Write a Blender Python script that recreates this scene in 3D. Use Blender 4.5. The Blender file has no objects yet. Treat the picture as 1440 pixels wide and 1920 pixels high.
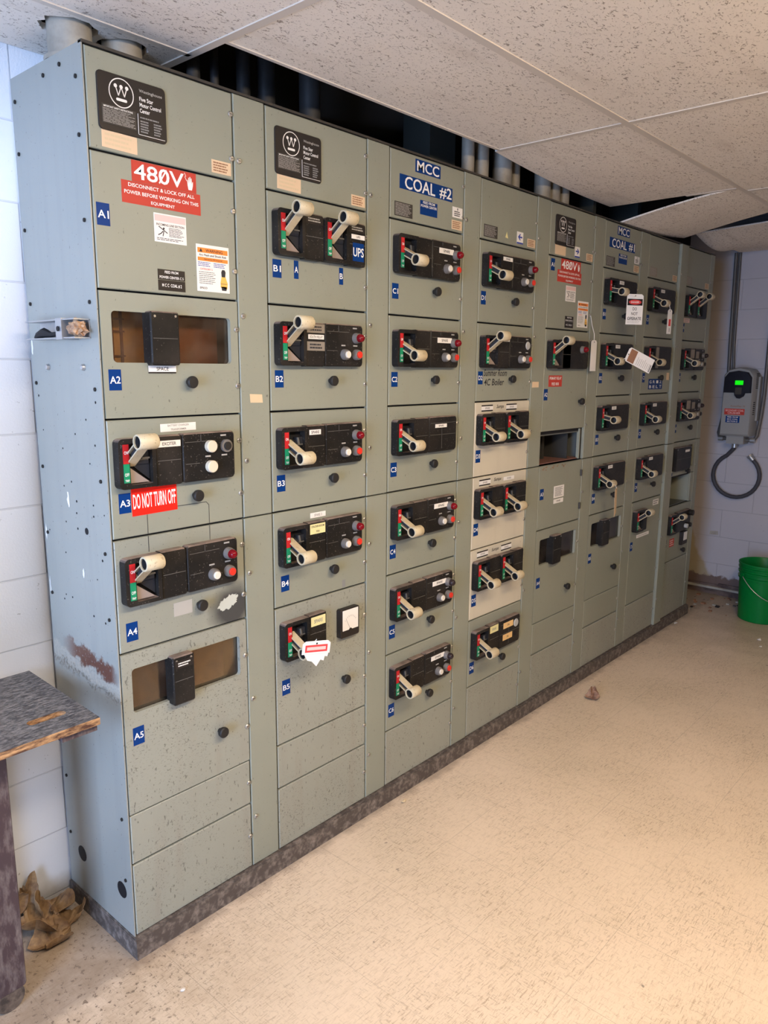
import bpy, bmesh, math, random
from mathutils import Vector, Matrix
sc = bpy.context.scene
C = sc.collection
PI = math.pi
random.seed(7)

# ------------------------------------------------------------------ camera, world, light, exposure
def make_camera():
    f, cx, cy, cz, yaw, pitch, roll = 1421.18, -0.9072, -1.6827, 1.5731, 0.8480, -0.1867, 0.0076
    fwd = Vector((math.sin(yaw)*math.cos(pitch), math.cos(yaw)*math.cos(pitch), math.sin(pitch)))
    right = Vector((math.cos(yaw), -math.sin(yaw), 0)); up = right.cross(fwd)
    r2 = right*math.cos(roll) + up*math.sin(roll); u2 = -right*math.sin(roll) + up*math.cos(roll)
    cam = bpy.data.cameras.new('camera'); o = bpy.data.objects.new('camera', cam); C.objects.link(o)
    cam.sensor_fit = 'HORIZONTAL'; cam.sensor_width = 36.0; cam.lens = 36.0*f/1440.0
    cam.clip_start = 0.02; cam.clip_end = 50
    m = Matrix(((r2.x, u2.x, -fwd.x, cx), (r2.y, u2.y, -fwd.y, cy), (r2.z, u2.z, -fwd.z, cz), (0, 0, 0, 1)))
    o.matrix_world = m
    sc.camera = o
make_camera()
sc.view_settings.view_transform = 'Standard'; sc.view_settings.look = 'None'
sc.view_settings.gamma = 1.0; sc.view_settings.use_curve_mapping = False
sc.view_settings.exposure = 0.0
w = bpy.data.worlds.new('world'); sc.world = w; w.use_nodes = True
w.node_tree.nodes['Background'].inputs[0].default_value = (0.55, 0.68, 1.0, 1)
w.node_tree.nodes['Background'].inputs[1].default_value = 0.6

def area(name, loc, aim, sx, sy, power, col):
    l = bpy.data.lights.new(name, 'AREA'); l.shape = 'RECTANGLE'; l.size = sx; l.size_y = sy
    l.energy = power; l.color = col
    o = bpy.data.objects.new(name, l); C.objects.link(o); o.location = loc
    d = Vector(aim) - Vector(loc); o.rotation_euler = d.to_track_quat('-Z', 'Y').to_euler()
    return o
# daylight coming in through the open doorway of the left wall
day = area('daylight_at_doorway', (-2.75, -1.25, 1.15), (-0.3, 0.2, 1.0), 1.1, 2.0, 66, (0.44, 0.62, 1.0))
day.data.spread = math.radians(105)
LAMPS = [(0.945, -1.75, 30, (1.0, 0.74, 0.46)), (-0.275, -1.75, 39, (1.0, 0.85, 0.69))]      # ceiling lamps: x, y, strength, colour

# ------------------------------------------------------------------ materials
def nt(name):
    m = bpy.data.materials.new(name); m.use_nodes = True
    t = m.node_tree; b = t.nodes['Principled BSDF']
    return m, t, b
def node(t, kind, **kw):
    n = t.nodes.new(kind)
    for k, v in kw.items():
        if k.startswith('i_'):
            key = k[2:]
            key = int(key) if key.isdigit() else key.replace('_', ' ')
            n.inputs[key].default_value = v
        else: setattr(n, k, v)
    return n
def L(t, a, b): t.links.new(a, b)
def plain(name, col, rough=0.5, metal=0.0, emit=0.0, alpha=None, spec=None):
    m, t, b = nt(name)
    b.inputs['Base Color'].default_value = (*col, 1); b.inputs['Roughness'].default_value = rough
    b.inputs['Metallic'].default_value = metal
    b.inputs['Specular IOR Level'].default_value = 0.22 if spec is None else spec
    if emit:
        b.inputs['Emission Color'].default_value = (*col, 1); b.inputs['Emission Strength'].default_value = emit
    return m
def pos(t, scale=(1, 1, 1), rot=(0, 0, 0), loc=(0, 0, 0), obj=False):
    if obj: src = node(t, 'ShaderNodeTexCoord').outputs['Object']
    else: src = node(t, 'ShaderNodeNewGeometry').outputs['Position']
    mp = node(t, 'ShaderNodeMapping'); mp.inputs['Scale'].default_value = scale
    mp.inputs['Rotation'].default_value = rot; mp.inputs['Location'].default_value = loc
    L(t, src, mp.inputs['Vector']); return mp.outputs['Vector']
def noise(t, vec, scale, detail=3, rough=0.5, dist=0.0):
    n = node(t, 'ShaderNodeTexNoise', i_Scale=scale, i_Detail=detail, i_Roughness=rough, i_Distortion=dist)
    L(t, vec, n.inputs['Vector']); return n.outputs['Fac']
def ramp(t, fac, a, b, v0=0.0, v1=1.0):
    n = node(t, 'ShaderNodeMapRange', i_From_Min=a, i_From_Max=b, i_To_Min=v0, i_To_Max=v1)
    n.clamp = True; L(t, fac, n.inputs['Value']); return n.outputs['Result']
def mix(t, fac, a, b):
    n = node(t, 'ShaderNodeMix', data_type='RGBA')
    if isinstance(fac, (int, float)): n.inputs[0].default_value = fac
    else: L(t, fac, n.inputs[0])
    for i, v in ((6, a), (7, b)):
        if isinstance(v, tuple): n.inputs[i].default_value = (*v, 1)
        else: L(t, v, n.inputs[i])
    return n.outputs[2]
def mul(t, a, b, op='MULTIPLY'):
    n = node(t, 'ShaderNodeMath', operation=op)
    for i, v in ((0, a), (1, b)):
        if isinstance(v, (int, float)): n.inputs[i].default_value = v
        else: L(t, v, n.inputs[i])
    return n.outputs[0]
def bump(t, b, h, strength=0.2, dist=0.002):
    n = node(t, 'ShaderNodeBump', i_Strength=strength, i_Distance=dist)
    L(t, h, n.inputs['Height']); L(t, n.outputs['Normal'], b.inputs['Normal'])

def paint(name, col, dark=(0.075, 0.07, 0.06), specks=0.70, rough=0.42, dirt=0.25):
    m, t, b = nt(name)
    p = pos(t)
    big = noise(t, p, 3.0, 4)
    c = mix(t, ramp(t, big, 0.3, 0.7, 0, 0.55), col, tuple(v*0.86 for v in col))
    drip = noise(t, pos(t, (22, 22, 2.2)), 1.0, 4)
    c = mix(t, ramp(t, drip, 0.52, 0.8, 0, dirt), c, (0.24, 0.22, 0.18))
    sp = noise(t, pos(t, (0.55, 1, 1.25), (0.3, 0.62, 0.2)), 300, 2, 0.55, 0.5)
    sp2 = noise(t, pos(t, (1.3, 1, 0.5), (0.1, -0.5, 0.1)), 120, 2, 0.5)
    reg = noise(t, p, 4.0, 3)
    k = mul(t, ramp(t, sp, specks, specks+0.02), ramp(t, reg, 0.40, 0.58))
    k = mul(t, k, mul(t, ramp(t, sp2, specks+0.035, specks+0.05), 0.8), 'MAXIMUM')
    c = mix(t, mul(t, k, 0.8), c, dark)
    L(t, c, b.inputs['Base Color'])
    b.inputs['Roughness'].default_value = rough; b.inputs['Specular IOR Level'].default_value = 0.35
    return m
M = {}
M['paint'] = paint('cabinet_paint', (0.258, 0.272, 0.218))
M['cream'] = paint('cream_door_paint', (0.56, 0.52, 0.415), specks=0.73, dirt=0.12)
M['paint_low'] = paint('scuffed_cabinet_paint', (0.285, 0.295, 0.245), specks=0.635, dirt=0.45)

def smudged():
    m, t, b = nt('cabinet_paint_with_smudge')
    p = pos(t); big = noise(t, p, 3.0, 4)
    col = (0.262, 0.275, 0.228)
    c = mix(t, ramp(t, big, 0.3, 0.7, 0, 0.55), col, tuple(v*0.86 for v in col))
    sp = noise(t, p, 180, 2, 0.6)
    c = mix(t, mul(t, ramp(t, sp, 0.66, 0.68), 0.8), c, (0.1, 0.1, 0.09))
    # soot smudge round the latch side of this door
    g = node(t, 'ShaderNodeVectorMath', operation='DISTANCE')
    L(t, pos(t, (1, 0, 1)), g.inputs[0]); g.inputs[1].default_value = (0.352, 0, 0.905)
    d = mul(t, g.outputs['Value'], mul(t, noise(t, p, 14, 3), 0.045), 'ADD')
    c = mix(t, ramp(t, d, 0.066, 0.108, 0.93, 0.0), c, (0.035, 0.037, 0.04))
    L(t, c, b.inputs['Base Color']); b.inputs['Roughness'].default_value = 0.45
    return m
M['paint_smudge'] = smudged()

def side_paint():
    m, t, b = nt('end_panel_paint')
    p = pos(t); big = noise(t, p, 2.5, 4)
    col = (0.29, 0.30, 0.27)
    c = mix(t, ramp(t, big, 0.3, 0.7, 0, 0.6), col, tuple(v*0.85 for v in col))
    vert = noise(t, pos(t, (30, 30, 1.5)), 1.0, 3)
    c = mix(t, ramp(t, vert, 0.5, 0.8, 0, 0.25), c, (0.20, 0.21, 0.20))
    sp = noise(t, pos(t, (1, 1.4, 0.8)), 120, 2, 0.6)
    c = mix(t, mul(t, ramp(t, sp, 0.70, 0.72), 0.85), c, (0.07, 0.06, 0.055))
    # rust band scraped across the panel at z = 0.8
    s = node(t, 'ShaderNodeSeparateXYZ'); L(t, p, s.inputs[0])
    z = s.outputs['Z']; y = s.outputs['Y']
    n1 = mul(t, mul(t, noise(t, p, 26, 5, 0.7), 0.5, 'SUBTRACT'), 0.09)
    zz = mul(t, z, n1, 'ADD')
    ctr = mul(t, mul(t, y, 0.10), 0.782, 'ADD')
    dz = mul(t, zz, ctr, 'SUBTRACT')
    band = mul(t, ramp(t, dz, -0.012, -0.002), ramp(t, dz, 0.034, 0.046, 1, 0))
    yr = mul(t, ramp(t, y, 0.0, 0.04), ramp(t, y, 0.22, 0.30, 1, 0))
    band = mul(t, band, yr)
    fine = noise(t, p, 120, 3, 0.7)
    band = mul(t, band, ramp(t, fine, 0.30, 0.40))
    pale = mul(t, ramp(t, dz, -0.045, -0.035), ramp(t, dz, 0.0, 0.012, 1, 0))
    pale = mul(t, pale, ramp(t, fine, 0.3, 0.6))
    c = mix(t, mul(t, pale, 0.75), c, (0.42, 0.40, 0.34))
    low = mul(t, ramp(t, dz, -0.060, -0.050), ramp(t, dz, -0.042, -0.034, 1, 0))
    c = mix(t, mul(t, low, ramp(t, fine, 0.45, 0.55, 0, 0.8)), c, (0.13, 0.11, 0.08))
    c = mix(t, mul(t, band, 0.95), c, (0.105, 0.035, 0.022))
    L(t, c, b.inputs['Base Color']); b.inputs['Roughness'].default_value = 0.33
    b.inputs['Specular IOR Level'].default_value = 0.55
    return m
M['side'] = side_paint()
M['dark_in'] = plain('cabinet_inside_dark', (0.035, 0.035, 0.032), 0.7)
M['grey_in'] = plain('bare_grey_steel_inside', (0.13, 0.14, 0.13), 0.4, 0.3)
M['tanboard'] = plain('tan_insulating_board', (0.68, 0.49, 0.28), 0.7)
M['redboard'] = plain('red_brown_insulating_board', (0.20, 0.10, 0.08), 0.7)

def speckle_black(name, col, rough):
    m, t, b = nt(name); p = pos(t)
    c = mix(t, ramp(t, noise(t, p, 9, 4), 0.45, 0.75, 0, 0.5), col, (0.048, 0.040, 0.034))
    c = mix(t, mul(t, ramp(t, noise(t, p, 210, 2), 0.68, 0.70), 0.4), c, (0.22, 0.20, 0.17))
    g = node(t, 'ShaderNodeNewGeometry'); s = node(t, 'ShaderNodeSeparateXYZ'); L(t, g.outputs['True Normal'], s.inputs[0])
    c = mix(t, mul(t, ramp(t, s.outputs['Z'], 0.45, 0.65), ramp(t, noise(t, p, 30, 3), 0.3, 0.6, 0.35, 0.9)), c, (0.25, 0.19, 0.16))   # dust lying on the ledges
    L(t, c, b.inputs['Base Color']); b.inputs['Roughness'].default_value = rough; b.inputs['Specular IOR Level'].default_value = 0.14
    return m
M['black'] = speckle_black('black_moulded_plastic', (0.014, 0.013, 0.012), 0.38)
M['black_flat'] = plain('black_recess', (0.012, 0.012, 0.014), 0.6)
M['groove'] = plain('panel_groove_line', (0.12, 0.115, 0.105), 0.5)
M['drum'] = plain('dark_blue_black_drum', (0.02, 0.022, 0.028), 0.35)
M['wedge'] = plain('dusty_brown_drum_face', (0.27, 0.22, 0.19), 0.6)
def handle_mat():
    m, t, b = nt('yellowed_ivory_handle_plastic'); p = pos(t)
    c = mix(t, ramp(t, noise(t, p, 16, 3), 0.35, 0.7), (0.55, 0.48, 0.33), (0.46, 0.375, 0.235))
    c = mix(t, mul(t, ramp(t, noise(t, p, 130, 3), 0.62, 0.66), 0.5), c, (0.26, 0.20, 0.13))
    L(t, c, b.inputs['Base Color']); b.inputs['Roughness'].default_value = 0.45; return m
M['ivory'] = handle_mat()
M['ivory_shade'] = plain('handle_bore_shade', (0.035, 0.035, 0.037), 0.6)  # near-black colour stands in for shade inside the hollow ivory handle
M['red_flag'] = plain('red_on_strip', (0.45, 0.018, 0.02), 0.45)
M['green_flag'] = plain('green_off_strip', (0.01, 0.22, 0.10), 0.45)
M['white'] = plain('white_ink', (0.80, 0.80, 0.78), 0.5)
M['lens'] = plain('dark_red_lens', (0.16, 0.004, 0.008), 0.12)
M['lens_off'] = plain('black_lens', (0.03, 0.02, 0.02), 0.15)
M['collar'] = plain('dusty_black_collar', (0.16, 0.145, 0.13), 0.5)
M['btn_red'] = plain('red_push_button', (0.62, 0.035, 0.02), 0.4)
M['btn_white'] = plain('white_push_button', (0.66, 0.62, 0.54), 0.4)
M['btn_cream'] = plain('cream_push_button', (0.62, 0.55, 0.42), 0.4)
M['blank'] = plain('grey_blanking_cap', (0.42, 0.42, 0.40), 0.5)
M['knob'] = plain('black_rubber_knob', (0.022, 0.020, 0.018), 0.5)
M['blue'] = plain('blue_label', (0.003, 0.034, 0.165), 0.4, 0, 0, None, 0.1)
M['black_lbl'] = plain('black_label', (0.022, 0.018, 0.016), 0.4)
M['dark_lbl'] = plain('grey_black_label', (0.05, 0.045, 0.038), 0.4)
M['red_lbl'] = plain('faded_red_label', (0.45, 0.045, 0.030), 0.45)
M['red_hot'] = plain('bright_red_label', (0.80, 0.018, 0.010), 0.4)
M['white_lbl'] = plain('white_label', (0.76, 0.74, 0.70), 0.45)
M['pink'] = plain('faded_pink_band', (0.72, 0.50, 0.47), 0.45)
M['orange'] = plain('orange_band', (0.80, 0.24, 0.045), 0.45)
M['tan_lbl'] = plain('tan_paper_label', (0.66, 0.50, 0.33), 0.6)
M['yellow_lbl'] = plain('pale_yellow_label', (0.72, 0.66, 0.33), 0.5)
M['amber_lbl'] = plain('amber_label', (0.75, 0.50, 0.22), 0.5)
M['steel_lbl'] = plain('engraved_grey_plate', (0.24, 0.21, 0.17), 0.4)
M['ink'] = plain('black_ink', (0.03, 0.03, 0.035), 0.5)
M['ink_grey'] = plain('grey_print', (0.22, 0.22, 0.22), 0.5)
M['ink_pale'] = plain('pale_print', (0.36, 0.35, 0.33), 0.5)
M['ink_blue'] = plain('blue_print', (0.04, 0.07, 0.35), 0.5)
M['ink_brown'] = plain('brown_print', (0.28, 0.14, 0.08), 0.5)
M['yellow'] = plain('yellow_print', (0.75, 0.45, 0.10), 0.5)
M['screw'] = plain('steel_screw', (0.42, 0.41, 0.38), 0.35, 0.8)
M['steel'] = plain('galvanised_steel', (0.42, 0.43, 0.44), 0.38, 0.75)
M['pale_patch'] = plain('pale_undercoat_patch', (0.47, 0.50, 0.45), 0.55)
M['ghost'] = plain('label_ghost', (0.37, 0.365, 0.335), 0.55)
M['tape'] = plain('old_tape', (0.60, 0.48, 0.31), 0.5)

def glass(name, col, rough=0.03):
    m, t, b = nt(name)
    tr = node(t, 'ShaderNodeBsdfTransparent'); tr.inputs[0].default_value = (*col, 1)
    gl = node(t, 'ShaderNodeBsdfGlossy'); gl.inputs['Roughness'].default_value = rough
    gl.inputs[0].default_value = (0.9, 0.9, 0.9, 1)
    fr = node(t, 'ShaderNodeFresnel', i_IOR=1.5)
    mx = node(t, 'ShaderNodeMixShader'); out = t.nodes['Material Output']
    dif = node(t, 'ShaderNodeBsdfDiffuse'); dif.inputs[0].default_value = (0.16, 0.13, 0.105, 1)
    m2 = node(t, 'ShaderNodeMixShader')
    dust = ramp(t, noise(t, pos(t), 14, 4), 0.35, 0.75, 0.03, 0.28)
    L(t, dust, m2.inputs[0]); L(t, tr.outputs[0], m2.inputs[1]); L(t, dif.outputs[0], m2.inputs[2])
    L(t, fr.outputs[0], mx.inputs[0]); L(t, m2.outputs[0], mx.inputs[1]); L(t, gl.outputs[0], mx.inputs[2])
    L(t, mx.outputs[0], out.inputs['Surface']); return m
M['pane'] = glass('smoky_brown_acrylic', (0.92, 0.82, 0.68))

def block_wall(name, axis, col, stain=False):
    m, t, b = nt(name)
    g = node(t, 'ShaderNodeNewGeometry'); s = node(t, 'ShaderNodeSeparateXYZ'); L(t, g.outputs['Position'], s.inputs[0])
    cmb = node(t, 'ShaderNodeCombineXYZ')
    L(t, mul(t, s.outputs[axis], -0.006 + (0.2 if axis == 'Y' else 0), 'ADD'), cmb.inputs[0])
    L(t, mul(t, s.outputs['Z'], -0.03, 'ADD'), cmb.inputs[1])
    br = node(t, 'ShaderNodeTexBrick', offset=0.5, i_Scale=1.0, i_Mortar_Size=0.003, i_Mortar_Smooth=0.6, i_Bias=0.0,
              i_Brick_Width=0.395, i_Row_Height=0.1951)
    L(t, cmb.outputs[0], br.inputs['Vector'])
    p = g.outputs['Position']
    f = noise(t, p, 180, 3, 0.7)
    c = mix(t, ramp(t, noise(t, p, 2.5, 4), 0.35, 0.7, 0, 0.5), col, tuple(v*0.9 for v in col))
    c = mix(t, mul(t, br.outputs['Fac'], 0.30), c, tuple(v*0.45 for v in col))
    c = mix(t, mul(t, ramp(t, noise(t, p, 60, 3), 0.72, 0.75), 0.5), c, (0.2, 0.19, 0.17))
    if stain:
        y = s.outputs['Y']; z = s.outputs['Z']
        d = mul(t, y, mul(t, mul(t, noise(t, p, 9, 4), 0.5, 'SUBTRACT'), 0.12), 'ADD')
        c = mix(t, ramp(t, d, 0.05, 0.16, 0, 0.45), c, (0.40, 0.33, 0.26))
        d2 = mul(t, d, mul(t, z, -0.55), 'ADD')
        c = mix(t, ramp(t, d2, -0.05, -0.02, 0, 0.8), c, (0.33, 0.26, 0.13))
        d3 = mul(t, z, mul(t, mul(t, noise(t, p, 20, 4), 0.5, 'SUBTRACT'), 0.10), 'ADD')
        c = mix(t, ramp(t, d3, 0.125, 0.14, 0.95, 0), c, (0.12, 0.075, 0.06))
    else:
        z = s.outputs['Z']; x = s.outputs['X']
        d3 = mul(t, z, mul(t, mul(t, noise(t, p, 12, 4), 0.5, 'SUBTRACT'), 0.10), 'ADD')
        c = mix(t, ramp(t, d3, 0.03, 0.09, 0.6, 0), c, (0.20, 0.17, 0.14))
    L(t, c, b.inputs['Base Color']); b.inputs['Roughness'].default_value = 0.6
    h = mul(t, mul(t, f, 0.35), mul(t, br.outputs['Fac'], -1.2), 'ADD')
    bump(t, b, h, 0.5, 0.0025)
    return m
M['wall_b'] = block_wall('painted_block_back', 'X', (0.74, 0.75, 0.76))
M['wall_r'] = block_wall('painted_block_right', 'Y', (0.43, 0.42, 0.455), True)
M['wall_p'] = plain('plain_painted_block', (0.24, 0.23, 0.22), 0.7)

def floor_mat():
    m, t, b = nt('scuffed_vinyl_tile')
    g = node(t, 'ShaderNodeNewGeometry'); p = g.outputs['Position']
    mp = node(t, 'ShaderNodeMapping'); mp.inputs['Location'].default_value = (-0.06, 0.012, 0); L(t, p, mp.inputs['Vector'])
    br = node(t, 'ShaderNodeTexBrick', offset=0.0, i_Scale=1.0, i_Mortar_Size=0.0010, i_Mortar_Smooth=0.2, i_Brick_Width=0.305, i_Row_Height=0.305)
    L(t, mp.outputs[0], br.inputs['Vector'])
    col = (0.72, 0.60, 0.475)
    c = mix(t, ramp(t, noise(t, p, 1.6, 4), 0.3, 0.7), col, (0.62, 0.52, 0.40))
    st1 = noise(t, pos(t, (14, 70, 1), (0, 0, 0.55)), 1.0, 4, 0.65, 0.6)
    st2 = noise(t, pos(t, (60, 13, 1), (0, 0, 0.35)), 1.0, 4, 0.65, 0.6)
    st3 = noise(t, pos(t, (38, 260, 1), (0, 0, 0.75)), 1.0, 3, 0.6, 0.8)
    st4 = noise(t, pos(t, (230, 40, 1), (0, 0, 0.5)), 1.0, 3, 0.6, 0.8)
    wear = ramp(t, noise(t, p, 3.2, 3), 0.35, 0.65, 0.35, 1.0)
    c = mix(t, ramp(t, st1, 0.55, 0.72, 0, 0.30), c, (0.38, 0.29, 0.20))
    c = mix(t, ramp(t, st2, 0.58, 0.74, 0, 0.26), c, (0.36, 0.28, 0.19))
    c = mix(t, mul(t, ramp(t, st3, 0.54, 0.66, 0, 0.70), wear), c, (0.30, 0.22, 0.15))
    c = mix(t, mul(t, ramp(t, st4, 0.57, 0.68, 0, 0.62), wear), c, (0.28, 0.21, 0.15))
    c = mix(t, ramp(t, noise(t, p, 110, 3, 0.7), 0.66, 0.72, 0, 0.5), c, (0.26, 0.19, 0.13))
    c = mix(t, ramp(t, noise(t, p, 26, 2, 0.5), 0.74, 0.765, 0, 0.75), c, (0.16, 0.13, 0.11))
    dl = node(t, 'ShaderNodeVectorMath', operation='DISTANCE'); L(t, p, dl.inputs[0]); dl.inputs[1].default_value = (-0.15, 0.05, 0)
    near = ramp(t, dl.outputs['Value'], 0.15, 0.6, 1, 0)                    # grit tracked in round the bench
    c = mix(t, mul(t, near, ramp(t, noise(t, p, 9, 5, 0.7), 0.38, 0.62, 0.1, 0.75)), c, (0.36, 0.27, 0.18))
    c = mix(t, mul(t, near, ramp(t, noise(t, p, 70, 2, 0.7), 0.60, 0.64, 0, 0.85)), c, (0.15, 0.11, 0.08))
    c = mix(t, mul(t, mul(t, br.outputs['Fac'], 0.38), ramp(t, noise(t, p, 2.5, 3), 0.38, 0.6, 0.45, 1)), c, (0.16, 0.13, 0.1))
    # grime gathers by the plinth; darker brown towards the far end
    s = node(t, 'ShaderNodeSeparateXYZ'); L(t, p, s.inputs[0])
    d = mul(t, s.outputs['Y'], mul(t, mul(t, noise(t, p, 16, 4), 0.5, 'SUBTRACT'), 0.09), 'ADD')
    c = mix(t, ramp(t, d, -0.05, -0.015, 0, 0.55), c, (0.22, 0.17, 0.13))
    d2 = mul(t, s.outputs['X'], mul(t, mul(t, noise(t, p, 6, 4), 0.5, 'SUBTRACT'), 0.9), 'ADD')
    c = mix(t, ramp(t, d2, 3.4, 4.3, 0, 0.6), c, (0.27, 0.22, 0.17))
    L(t, c, b.inputs['Base Color'])
    L(t, ramp(t, noise(t, p, 6, 4), 0.3, 0.7, 0.32, 0.5), b.inputs['Roughness'])
    b.inputs['Specular IOR Level'].default_value = 0.4
    return m
M['floor'] = floor_mat()

def ceil_mat():
    m, t, b = nt('mineral_fibre_ceiling_tile')
    p = pos(t)
    col = (0.78, 0.73, 0.66)
    c = mix(t, ramp(t, noise(t, p, 1.8, 4), 0.3, 0.7, 0, 0.7), col, (0.72, 0.66, 0.58))
    f1 = noise(t, pos(t, (1, 1.7, 1), (0, 0, 0.4)), 62, 3, 0.6, 1.2)
    f2 = noise(t, pos(t, (1.5, 1, 1), (0, 0, 1.1)), 140, 2, 0.6, 0.5)
    k1 = ramp(t, f1, 0.60, 0.64); k2 = ramp(t, f2, 0.65, 0.68)
    c = mix(t, mul(t, k1, 0.8), c, (0.24, 0.19, 0.15)); c = mix(t, mul(t, k2, 0.7), c, (0.24, 0.19, 0.15))
    c = mix(t, ramp(t, noise(t, pos(t, (1, 5, 1)), 2.2, 4), 0.58, 0.75, 0, 0.35), c, (0.42, 0.35, 0.28))
    L(t, c, b.inputs['Base Color']); b.inputs['Roughness'].default_value = 0.9
    bump(t, b, mul(t, k1, -1.0), 0.6, 0.003)
    return m
M['ceiling'] = ceil_mat()
M['tbar'] = plain('ceiling_grid_metal', (0.60, 0.55, 0.49), 0.45)
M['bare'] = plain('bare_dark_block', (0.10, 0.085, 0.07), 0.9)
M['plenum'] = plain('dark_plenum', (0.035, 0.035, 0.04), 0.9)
def grubby(name, c1, c2, sc_=12, lo=0.4, hi=0.65, rough=0.6, metal=0.0, stretch=(1, 1, 1)):
    m, t, b = nt(name)
    c = mix(t, ramp(t, noise(t, pos(t, stretch), sc_, 5, 0.65), lo, hi), c1, c2)
    L(t, c, b.inputs['Base Color']); b.inputs['Roughness'].default_value = rough; b.inputs['Metallic'].default_value = metal
    return m
M['plinth'] = grubby('grimy_plinth', (0.075, 0.06, 0.052), (0.25, 0.21, 0.18), 45, 0.45, 0.72)
M['conduit'] = grubby('dusty_galvanised_conduit', (0.42, 0.39, 0.33), (0.28, 0.26, 0.22), 9, 0.4, 0.65, 0.55, 0.2)
M['conduit_blue'] = grubby('dark_grey_conduit', (0.060, 0.062, 0.065), (0.035, 0.037, 0.04), 9, 0.4, 0.65, 0.5, 0.3)
M['duct'] = plain('dark_green_duct', (0.055, 0.062, 0.058), 0.6)
M['bench_top'] = grubby('worn_dark_laminate', (0.030, 0.028, 0.032), (0.22, 0.21, 0.205), 130, 0.40, 0.68, 0.45, 0, (0.5, 1.3, 1))
M['bench_edge'] = grubby('worn_plywood_edge', (0.07, 0.028, 0.016), (0.50, 0.29, 0.13), 22, 0.42, 0.64, 0.6, 0, (1, 1, 4))
M['bench_leg'] = grubby('scuffed_dark_brown_wood', (0.050, 0.030, 0.034), (0.20, 0.165, 0.15), 26, 0.46, 0.78, 0.55, 0, (2.2, 2.2, 0.7))
M['rubber'] = grubby('worn_black_foot', (0.04, 0.03, 0.025), (0.16, 0.12, 0.09), 30)
M['leaf'] = grubby('dry_brown_leaf', (0.30, 0.185, 0.085), (0.145, 0.08, 0.04), 40)
M['leaf2'] = grubby('dry_reddish_leaf', (0.34, 0.20, 0.12), (0.16, 0.075, 0.05), 60)
M['paper_bits'] = plain('crumpled_white_paper', (0.70, 0.68, 0.64), 0.7)
M['bucket'] = plain('green_bucket_plastic', (0.0, 0.165, 0.03), 0.35)
M['drive_grey'] = plain('drive_grey_plastic', (0.27, 0.275, 0.27), 0.45)
M['drive_black'] = plain('drive_black_plastic', (0.012, 0.012, 0.018), 0.3)
M['lcd'] = plain('green_lit_screen', (0.005, 0.62, 0.005), 0.3, 0, 1.1)
M['hose'] = plain('dark_grey_flexible_conduit', (0.055, 0.055, 0.065), 0.5)
M['base_r'] = grubby('dark_brown_rubber_baseboard', (0.055, 0.032, 0.028), (0.13, 0.09, 0.075), 12)
M['wasp'] = grubby('crumpled_brown_paper', (0.47, 0.29, 0.16), (0.22, 0.12, 0.07), 60)
M['lamp'] = plain('lamp_diffuser', (1.0, 0.80, 0.58), 0.5, 0, 3.0)
M['lock_red'] = plain('red_print', (0.62, 0.06, 0.06), 0.5)

# ------------------------------------------------------------------ mesh builder
TXT = {}
def text_geo(s):
    if s in TXT: return TXT[s]
    cu = bpy.data.curves.new('t', 'FONT'); cu.body = s; cu.resolution_u = 3; cu.fill_mode = 'FRONT'; cu.offset = 0.012
    ob = bpy.data.objects.new('t', cu)
    me = bpy.data.meshes.new_from_object(ob)
    vs = [(v.co.x, v.co.y) for v in me.vertices]; fs = [tuple(p.vertices) for p in me.polygons]
    bpy.data.objects.remove(ob); bpy.data.curves.remove(cu); bpy.data.meshes.remove(me)
    x0 = min(v[0] for v in vs); x1 = max(v[0] for v in vs); y0 = min(v[1] for v in vs); y1 = max(v[1] for v in vs)
    vs = [((v[0]-x0)/max(x1-x0, 1e-6), (v[1]-y0)/max(y1-y0, 1e-6)) for v in vs]
    TXT[s] = (vs, fs); return TXT[s]

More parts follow.
